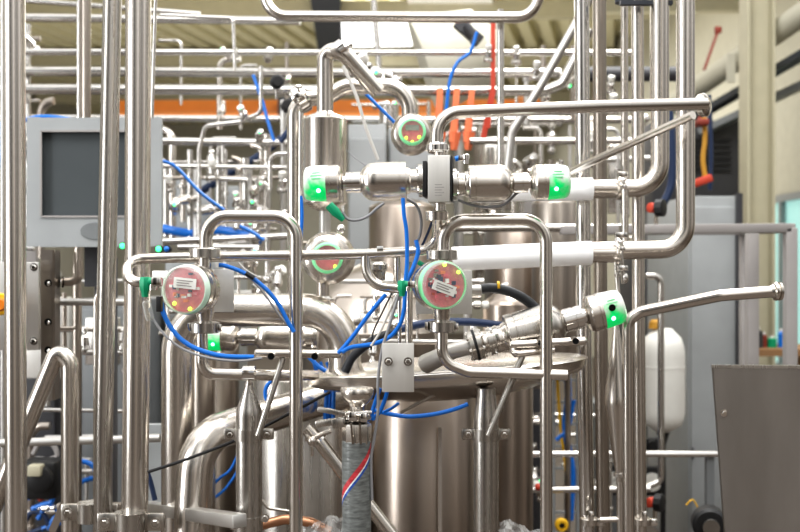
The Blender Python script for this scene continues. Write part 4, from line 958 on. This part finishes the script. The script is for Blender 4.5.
# ================================================================== ROUND LID, LEGS, HANDLES
def lid():
    Y = 2.62; c = P(446, 366, Y); k = D(1, Y); R = D(141, Y)
    t = thing('vessel_lid', c, 'wide shallow round steel lid over the central tank', 'lid')
    ax = V((-.065, 0, 1))
    def oval(g): return [V((v.x, c.y+(v.y-c.y)*.5, v.z)) for v in g[0]], g[1]
    mesh('dish', oval(lathe(c, ax, [(-.085, R*.10), (-.08, R*.40), (-.066, R*.62), (-.046, R*.79), (-.034, R*.93), (-.028, R*.97), (-.020, R*.985), (.0, R), (.004, R*.99), (.008, R*.95), (.018, R*.6), (.022, R*.1)], 96)), 'steel', t)
    mesh('weld_bead', oval(lathe(c, ax, [(-.0015, R*.997), (0, R*1.006), (.0015, R*.997)], 96)), 'steel_polish', t)
lid()
def handle(x0, x1, y0, y1, Y, caps, strut, label, loop=False):
    t = thing('bar_support', P(x0, y0, Y), label, 'bracket'); r = D(8.6, Y)/2
    if loop:
        L = fillet([P(x1, y1, Y), P(x0+4, y0+1, Y), P(x0, y0+5, Y), P(x0+4, y0+9, Y-.01), P(x1-30, y1+9, Y)], D(4, Y))
        mesh('bar', sweep(L[:], r*.8, 18), 'steel', t)
    mesh('bar', sweep([P(x0, y0, Y), P(x1, y1, Y)], r, 22), 'steel', t)
    mesh('bar_end', comb(sphere(P(x0, y0, Y), r, .8, 1, 1, 16), sphere(P(x1, y1, Y), r, .8, 1, 1, 16)), 'steel', t)
    for cx, cy in caps:
        q = mesh('stub', sweep([P(cx, cy, Y), P(cx, cy, Y)+V((0, -.035, 0))], r*.85, 20), 'steel', t)
        mesh('open_end', lathe(P(cx, cy, Y)+V((0, -.0355, 0)), V((0, -1, 0)), [(0, r*.74), (.001, r*.72)], 20), 'hole', q)
    (ax, ay), (bx, by) = strut
    mesh('strut', sweep([P(ax, ay, Y), P(bx, by, Y-.03)], D(6.5, Y)/2, 16), 'steel_satin', t)
handle(257, 339, 353.5, 354, 2.28, [(273, 355), (316, 355)], ((283, 358), (258, 436)), 'steel bar on a slanting strut left of the centre')
handle(512, 584, 345, 341, 2.257, [(539, 342), (573, 340)], ((525, 350), (488, 436)), 'steel loop bar on a slanting strut right of the centre', loop=True)
tag(mesh('thin_strut', sweep([P(400, 413, 2.5), P(440, 392, 2.5)], .004, 10), 'steel_dark'), 'thin rod slanting below the bolted plate', 'rod')
def leg(x, ytop, ycone, w, Y, label, tipw):
    k = D(1, Y); c = P(x, ytop, Y); t = thing('support_stanchion', V((c.x, Y, 0)), label, 'leg'); H = c.z
    zc = P(x, ycone, Y).z
    mesh('post', lathe(V((c.x, Y, 0)), V((0, 0, 1)), [(0, w/2*k), (zc-.03, w/2*k), (zc-.015, w/2*.96*k), (H-.012, tipw/2*k), (H, tipw/2*k)], 40), 'steel_satin', t)
    zb = P(x, 434, Y).z
    mesh('clamp_band', lathe(V((c.x, Y, zb-.014)), V((0, 0, 1)), [(0, w/2*k), (0, (w/2+1.5)*k), (.028, (w/2+1.5)*k), (.028, w/2*k)], 40), 'steel_satin', t)
    for s in (-1, 1):
        e = mesh('ear', box(V((c.x+s*(w/2+5.5)*k, Y-.0, zb)), 13*k, 6*k, 11*k, None, .004), 'steel_satin', t)
        bolt(V((c.x+s*(w/2+5.5)*k, Y-3.1*k, zb)), V((0, -1, 0)), 2.6*k, e)
    return t
leg(249, 382, 402, 26, 2.32, 'left steel support leg with bolted clamp band', 8)
leg(486, 388, 408, 25, 2.45, 'right steel support leg with bolted clamp band', 19)
# saddle on the left cone
t = thing('saddle_clamp', P(249, 373, 2.22), 'small saddle clamp holding the outlet pipe on left leg', 'clamp'); c = ORG[t.name]; k = D(1, 2.22)
mesh('band', lathe(c-V((6*k, 0, 0)), V((1, 0, 0)), [(0, 5.8*k), (0, 7.2*k), (12*k, 7.2*k), (12*k, 5.8*k)], 32), 'steel_polish', t)
mesh('screw', comb(box(c+V((-2*k, -7*k, 2*k)), 5*k, 2*k, 4*k, None, .001), lathe(c-V((0, 0, 6*k)), V((0, 0, -1)), [(0, 2.5*k), (6*k, 2.5*k)], 12)), 'steel', t)
c = P(237, 520, 2.28); t = thing('pipe_bracket', c, 'bolted steel bracket at the foot of left support leg', 'bracket')
mesh('band', lathe(P(248, 524, 2.32)-V((0, 0, .03)), V((0, 0, 1)), [(0, D(13.5, 2.32)), (0, D(15, 2.32)), (.05, D(15, 2.32)), (.05, D(13.5, 2.32))], 32), 'steel_satin', t)
bolt(P(234, 525, 2.25), V((0, -1, 0)), .008, t); bolt(P(265, 518, 2.25), V((0, -1, 0)), .007, t)
# bolted plate
A, B = P(382, 343, 2.12), P(414, 392, 2.12)
t = thing('bolted_plate', (A+B)/2, 'upright steel plate with two bolts in front of the lid', 'plate')
mesh('plate', box((A+B)/2, B.x-A.x, .008, A.z-B.z, None, .0012), 'plate', t)
bolt(P(388.5, 361.5, 2.113), V((0, -1, 0)), D(3, 2.1), t); bolt(P(408, 361.5, 2.113), V((0, -1, 0)), D(3, 2.1), t)
mesh('backing_bar', box(P(398, 366, 2.2), .03, .15, .05, None, .002), 'steel_satin', t)
pipe('slim riser pipe behind the right head plate', [(409, 262, 2.32), (409, 346)], 7.5, 0, 'steel')
pipe('slim riser pipe over the bolted plate', [(399.5, 292, 2.28), (399.5, 346)], 4, 0, 'steel_polish')

# ================================================================== ANGLED ACTUATOR
a0, a1 = (468, 347), (635, 301)
t, a, d, k = horizontal_actuator('angled pneumatic valve pointing up right with green head', a0[0]+20, a1[0], a0[1]-5, 2.33, 22, 18.5, y2=a1[1]+1, k_len=1.27, fl=.64, body_m='steel_satin', hole=True)
b = P(468, 347, 2.33); u, v = frame(d)
q = thing('flanged_neck', b, 'bolted flange neck with black gasket below the angled valve', 'flange')
mesh('neck', lathe(b, d, [(14*k, 15*k), (16*k, 12*k), (20*k, 11*k), (30*k, 14*k), (32*k, 14*k)], 32), 'steel', q)
mesh('flange', lathe(b, d, [(9*k, 8*k), (9*k, 15.5*k), (14*k, 15.5*k), (14*k, 8*k)], 32), 'steel_satin', q)
mesh('flange', lathe(b, d, [(2*k, 8*k), (2*k, 15*k), (6.5*k, 15*k), (6.5*k, 8*k)], 32), 'steel_satin', q)
mesh('gasket', lathe(b, d, [(6.4*k, 15.8*k), (9.1*k, 15.8*k)], 32), 'black', q)
for i in range(6):
    an = i*math.pi/3+.3; e = b + (u*math.cos(an)+v*math.sin(an))*12.2*k
    bolt(e+d*14*k, d, 2.4*k, q); bolt(e+d*2*k, -d, 2.4*k, q)
mesh('inlet_pipe', sweep(fillet([b+d*3*k, b-d*14*k, P(425, 362, 2.3)], .03), [8*k]*99, 24) if False else sweep([b+d*3*k, b-d*16*k, P(440, 357, 2.36), P(426, 364, 2.40)], [8*k, 8*k, 9*k, 10*k], 24), 'steel_matte', q)

# ================================================================== HOSES AND CABLES
cable('thick black ribbed hose leaving the right head plate', [(478, 290, 2.35), (490, 288), (508, 291), (526, 300), (540, 314), (548, 335)], 10, 'rubber', 'hose', 'hose', seg=16)
t = thing('hose_tail', P(474, 290, 2.35), 'pale metal hose tail at the start of black hose', 'fitting'); mesh('ferrule', lathe(P(468, 290, 2.35), V((1, 0, 0)), [(0, .010), (.02, .013), (.03, .013), (.034, .009)], 16), 'steel_matte', t)
mesh('yellow_band', lathe(P(497, 286.5, 2.35), V((1, 0, 0)), [(0, .0125), (.006, .0125)], 16), 'yellow', t)
cable('blue-grey hose passing level behind the right collar', [(392, 334, 2.55), (405, 328), (430, 323), (470, 322), (512, 327), (530, 330)], 8, 'navy', 'hose', 'hose', seg=14)
cable('black hose rising under the blue tube junction', [(345, 372, 2.4), (352, 358), (364, 347), (378, 338), (395, 332)], 9, 'rubber', 'hose', 'hose', seg=14)
cable('black cable slanting across the thick bent pipe', [(148, 472, 2.38), (190, 458), (245, 436), (300, 408), (330, 392)], 3.2, 'black', 'cable', 'cable')
cable('blue-black cable dropping behind the left square rail', [(144, 465, 2.7), (150, 480), (155, 500)], 5, 'navy', 'cable', 'cable')
cable('blue tube arching from left valve down behind the pipe', [(219, 265, 2.2), (226, 266), (240, 271), (254, 279), (268, 291), (279, 305), (287, 320), (294, 332)], 4.4)
cable('grey cable following the blue tube behind the pipe', [(240, 268, 2.26), (256, 284), (268, 299), (280, 316), (292, 330)], 2.4, 'grey_cable', 'cable', 'cable')
tag(mesh('cable_tie', comb(sweep([P(246, 273, 2.19), P(254, 278, 2.19)], .006, 8)), 'black'), 'black cable tie on the arching blue tube', 'tie')
for i, (dx, dy) in enumerate(((4, -8), (8, -6), (12, -2))):
    pass
cable('white split wire ends fanning out by the black tie', [(238, 262, 2.2), (246, 270), (258, 277)], 1.6, 'pale_cable', 'wire', 'wire')
cable('blue tube sagging from left head to the steel bar', [(161, 302, 2.12), (163, 312), (170, 326), (182, 340), (200, 350), (224, 356), (254, 357)], 4.8)
cable('grey cable sagging from the green plug to the bar', [(149, 308, 2.1), (154, 320), (164, 334), (178, 346), (195, 354), (215, 359), (240, 361), (262, 358)], 2.6, 'grey_cable', 'cable', 'cable')
cable('blue tube hanging from the left actuator to the plug', [(403, 198, 2.14), (404, 215), (406.5, 232), (407, 262), (405, 285)], 4.2)
cable('second blue tube bending down left of right head', [(416, 240, 2.2), (418, 252), (413, 268), (406, 285), (404, 310), (399, 326), (388, 338), (372, 344), (352, 347), (342, 352)], 4.4)
cable('straight blue tube slanting down from manifold branch', [(386, 294, 2.22), (370, 313), (356, 332), (344, 347), (338, 353)], 4.4)
cable('blue tube beside the tall vertical pipe below left actuator', [(301, 196, 2.35), (302, 215), (301, 240), (301, 262)], 3.4)
cable('grey looped cable under the left actuator', [(342, 212, 2.15), (348, 219), (358, 220), (368, 216), (376, 209), (384, 203)], 3.0, 'grey_cable', 'cable', 'cable')
t = thing('cable_plug', P(334, 206, 2.14), 'green cable plug under the left actuator head', 'plug'); mesh('plug', lathe(P(329, 205, 2.14), V((.75, 0, -.8)), [(0, .010), (.02, .011), (.032, .008), (.045, .005)], 10), 'green', t)
cable('grey cable curling down from actuator to the manifold', [(405, 198, 2.25), (416, 205), (421, 218), (420, 235), (412, 250)], 3.2, 'grey_cable', 'cable', 'cable')
cable('grey cable under the right actuator body', [(458, 200, 2.2), (472, 205), (490, 207), (505, 204), (517, 193), (526, 190)], 2.8, 'grey_cable', 'cable', 'cable')
cable('dark cable slanting beside the block valve foot', [(432, 222, 2.26), (427, 235), (420, 250), (414, 262)], 2.6, 'navy', 'cable', 'cable')
cable('green cable lead by the right collar', [(418, 262, 2.25), (426, 266), (434, 263)], 5, 'green', 'cable', 'cable')
cable('long grey cable dropping from right plug past the lid', [(399, 294, 2.14), (394, 310), (388, 330), (382, 350), (378, 380), (378, 410), (374, 440), (371, 460), (372, 500)], 3.2, 'grey_cable', 'cable', 'cable')
cable('pale cable dropping beside the long grey one', [(396, 296, 2.16), (389, 312), (380, 332), (371, 346)], 2.6, 'pale_cable', 'cable', 'cable')
cable('thin black cable behind the pale one', [(392, 293, 2.2), (382, 313), (373, 333), (371, 350)], 1.8, 'black', 'cable', 'cable')
for i, (x0, x1, lab) in enumerate(((318, 326, 'leftmost blue tube dropping below the lid edge'), (324, 330, 'second blue tube dropping below the lid edge'), (331, 327, 'third blue tube dropping below the lid edge'), (336, 334, 'fourth blue tube dropping below the lid edge'))):
    cable(lab, [(x0-4, 362, 2.75-.02*i), (x0, 375), (x1, 392), (x1-1, 420)], 4.2)
cable('blue tube tucked between steel bar and lid', [(300, 350, 2.4), (310, 358), (318, 366), (326, 371)], 4.5)
cable('blue tube looping out left below the outlet pipe', [(272, 380, 2.5), (266, 388), (266, 398), (272, 404)], 4)
cable('blue tube dropping right of the hose joint', [(380, 388, 2.2), (376, 400), (372, 414), (374, 420)], 4.2)
cable('second blue tube dropping right of the hose joint', [(388, 388, 2.2), (384, 402), (378, 414), (366, 420)], 4.2)
cable('blue tube running right to the support leg', [(374, 410, 2.25), (390, 414), (410, 416.5), (435, 414), (455, 409), (468, 404)], 4.4)
cable('short blue stub tube below the bolted plate', [(384, 412, 2.22), (392, 408), (399, 403)], 3)
cable('blue tubes by the lower left of centre, faded', [(208, 490, 2.9), (220, 478), (230, 470), (238, 455)], 3, 'blue', 'tube_bundle', 'tube')
cable('faded blue tube lower in the gap beside left leg', [(208, 502, 2.9), (222, 492), (232, 480), (238, 470)], 3, 'blue', 'tube_bundle', 'tube')

# ================================================================== HOSE JOINT
def hose_joint():
    Y = 2.15; k = D(1, Y); c = P(357, 410, Y); t = thing('hose_coupling', c, 'steel hose coupling with clamp shell under the lid', 'coupling')
    mesh('bowl', lathe(P(357, 387, Y), V((0, 0, -1)), [(0, 11*k), (1*k, 16*k), (3*k, 17*k), (9*k, 16.5*k), (15*k, 12*k), (19*k, 7*k), (25*k, 6.5*k)], 36), 'steel', t)
    cl = mesh('clamp', lathe(P(357, 414, Y), V((0, 0, -1)), [(-2*k, 8*k), (-2*k, 13*k), (0, 14.5*k), (4*k, 14.5*k), (6*k, 12*k), (6*k, 8*k)], 32), 'steel_polish', t)
    mesh('clamp_lug', comb(box(P(353, 416, Y-.03), 8*k, 10*k, 9*k, None, .002), box(P(364, 417, Y-.03), 7*k, 10*k, 9*k, None, .002), sweep([P(346, 413, Y-.035), P(372, 412, Y-.035)], 1.6*k, 10)), 'steel_polish', cl)
    mesh('lever', comb(beam(P(318, 409, Y-.01), P(346, 414, Y-.02), .014, .010, .002), beam(P(316, 424, Y), P(346, 420, Y-.01), .018, .014, .003), beam(P(344, 422, Y-.02), P(332, 424, Y-.02), .010, .02, .002)), 'steel_satin', t)
    mesh('clamp_shell', lathe(P(357, 421, Y), V((0.0, 0, -1)), [(0, 9*k), (2*k, 14*k), (5*k, 15*k), (21*k, 14.6*k), (23*k, 14*k)], 8), 'steel', t)
    mesh('shell_ridge', comb(beam(P(351, 423, Y-.033), P(353, 444, Y-.033), .004, .006), beam(P(360, 423, Y-.034), P(361, 444, Y-.034), .004, .006)), 'steel_polish', t)
    h = P(356.5, 440, Y)
    g = lathe(h, V((0, 0, -1)), [(0, 13*k), (1*k, 14.6*k), (h.z-.02, 14.6*k), (h.z, 14*k)], 40)
    o = tag(mesh('spiral_hose', g, 'spiral_hose', org=h), 'clear grey reinforced hose with red and blue spiral stripe', 'hose')
hose_joint()
pipe('slanting pipe passing behind the spiral hose', [(306, 428, 2.45), (318, 440), (400, 545)], 14, 0, 'steel')
t = thing('swing_clamp', P(312, 440, 2.38), 'small swing bolt clamp left of the spiral hose', 'clamp'); c = ORG[t.name]; k = D(1, 2.38)
mesh('band', lathe(P(317, 440, 2.42), V((.7, 0, -.75)), [(-3*k, 8*k), (-3*k, 10*k), (3*k, 10*k), (3*k, 8*k)], 24), 'steel_polish', t)
mesh('swing_bolt', comb(sweep([P(312, 440, 2.36), P(322, 434, 2.36), P(331, 431, 2.36)], 2.4*k, 10), sphere(P(312, 441, 2.36), 5*k, 1, 1, 1, 12), box(P(312, 449, 2.36), 3*k, 3*k, 14*k, None, .001), box(P(307, 438, 2.36), 4*k, 4*k, 6*k, None, .001)), 'steel', t)
pipe('pinkish copper pipe lying low beside the left leg', [(262, 525, 2.5), (285, 519), (310, 522), (330, 532)], 10, 20, 'copper', name='copper_pipe')
pipe('thin bent rod low behind the left inverted leg', [(262, 500, 2.4), (268, 508), (300, 513)], 3.5, 6, 'steel', name='steel_rod', cat='rod')
def crumple(name, x0, x1, y0, y1, Y, label, seed):
    rg = random.Random(seed); nx, ny = 22, 14; vs, fs = [], []
    for j in range(ny+1):
        for i in range(nx+1):
            u, v = i/nx, j/ny
            vs.append(P(x0+(x1-x0)*u, y0+(y1-y0)*v+5*math.sin(u*5+seed), Y) + V((rg.uniform(-.002, .002), .010*math.sin(i*.9+seed)*math.cos(j*.8)+rg.uniform(-.003, .003)-v*.05, rg.uniform(-.002, .002))))
    for j in range(ny):
        for i in range(nx):
            p = j*(nx+1)+i; fs.append((p, p+1, p+nx+2, p+nx+1))
    return tag(mesh(name, (vs, fs), 'wrap', angle=20), label, 'plastic sheet')
crumple('plastic_wrap', 298, 348, 521, 560, 2.25, 'crumpled clear plastic wrap beside the spiral hose foot', 1)
crumple('plastic_wrap', 499, 545, 525, 560, 2.25, 'crumpled clear plastic wrap between right leg and front pipe', 4)

# ================================================================== CAMERA, LIGHT
cam = bpy.data.cameras.new('camera'); co = bpy.data.objects.new('camera', cam); COL.objects.link(co)
co.location = (0, 0, CZ); co.rotation_euler = (math.pi/2, 0, 0)
cam.sensor_width = 36; cam.lens = 45; cam.clip_start = .05
cam.dof.use_dof = True; cam.dof.focus_distance = 2.2; cam.dof.aperture_fstop = 3.6
bpy.context.scene.camera = co

def area(name, loc, target, sx, sy, power, col=(1, 1, 1)):
    l = bpy.data.lights.new(name, 'AREA'); l.shape = 'RECTANGLE'; l.size = sx; l.size_y = sy; l.energy = power; l.color = col
    o = bpy.data.objects.new(name, l); COL.objects.link(o); o.location = loc
    o.rotation_euler = (V(target)-V(loc)).to_track_quat('-Z', 'Y').to_euler(); return o
area('roof_light', (-.6, .8, 5.2), (0, 2.6, 1.5), 3.2, 1.6, 110, (1, .99, .97))
area('roof_light', (1.2, 4.4, 4.9), (0.4, 4.6, 0), 3.0, 1.2, 110, (1, .99, .96))
area('side_streak_light', (-4.6, .4, 2.2), (0, 2.6, 1.5), 1.3, 3.0, 110, (.96, .98, 1))  # unseen side lamp added for bright lines down the upright pipes
area('hall_fill', (-1.5, 12, 4.6), (-1.5, 12, 0), 7, 5, 260, (1, .98, .94))  # unseen fill lamps added to light the far roof and hall
area('hall_fill', (-1.0, 19, 4.6), (-1.0, 19, 0), 7, 5, 180, (1, .98, .94))
area('ceiling_fill', (-1.0, 11, .3), (-1, 13, 5), 6, 5, 300, (1, .96, .86))  # unseen upward lamp added to brighten the roof deck

w = bpy.data.worlds.new('world'); bpy.context.scene.world = w; w.use_nodes = True
nt = w.node_tree; bg = nt.nodes['Background']
tc = nt.nodes.new('ShaderNodeTexCoord'); sx = nt.nodes.new('ShaderNodeSeparateXYZ'); nt.links.new(tc.outputs['Generated'], sx.inputs[0])
cr = nt.nodes.new('ShaderNodeValToRGB'); nt.links.new(sx.outputs['Z'], cr.inputs[0])
mr = nt.nodes.new('ShaderNodeMapRange'); mr.inputs[1].default_value = -1; mr.inputs[2].default_value = 1
nt.links.new(sx.outputs['Z'], mr.inputs[0]); nt.links.new(mr.outputs[0], cr.inputs[0])
e = cr.color_ramp.elements; e[0].position = 0; e[0].color = (.05, .038, .03, 1); e[1].position = 1; e[1].color = (1.3, 1.3, 1.3, 1)
for p, c in ((.42, (.09, .070, .055, 1)), (.50, (.22, .20, .18, 1)), (.60, (.34, .33, .32, 1)), (.76, (.9, .9, .89, 1))):
    n = e.new(p); n.color = c
# random bands added to the sky so the steel reflects window-like stripes
at = nt.nodes.new('ShaderNodeMath'); at.operation = 'ARCTAN2'; nt.links.new(sx.outputs['X'], at.inputs[0]); nt.links.new(sx.outputs['Y'], at.inputs[1])
m1 = nt.nodes.new('ShaderNodeMath'); m1.operation = 'MULTIPLY'; m1.inputs[1].default_value = 1.3; nt.links.new(at.outputs[0], m1.inputs[0])
cb = nt.nodes.new('ShaderNodeCombineXYZ'); nt.links.new(m1.outputs[0], cb.inputs[0])
nz = nt.nodes.new('ShaderNodeTexNoise'); nz.noise_dimensions = '3D'; nz.inputs['Scale'].default_value = 1.5; nz.inputs['Detail'].default_value = 2; nt.links.new(cb.outputs[0], nz.inputs['Vector'])
mr2 = nt.nodes.new('ShaderNodeMapRange'); mr2.inputs[1].default_value = .42; mr2.inputs[2].default_value = .60; mr2.inputs[3].default_value = .12; mr2.inputs[4].default_value = 2.2
nt.links.new(nz.outputs['Fac'], mr2.inputs[0])
mm = nt.nodes.new('ShaderNodeMix'); mm.data_type = 'RGBA'; mm.blend_type = 'MULTIPLY'; mm.inputs[0].default_value = 1
nt.links.new(cr.outputs[0], mm.inputs[6]); nt.links.new(mr2.outputs[0], mm.inputs[7]); nt.links.new(mm.outputs[2], bg.inputs[0])
bg.inputs[1].default_value = 1.0
sc = bpy.context.scene
sc.view_settings.view_transform = 'Standard'; sc.view_settings.look = 'Medium High Contrast'; sc.view_settings.exposure = 0.28
sc.cycles.max_bounces = 8; sc.cycles.transparent_max_bounces = 12
sc.cycles.use_denoising = True
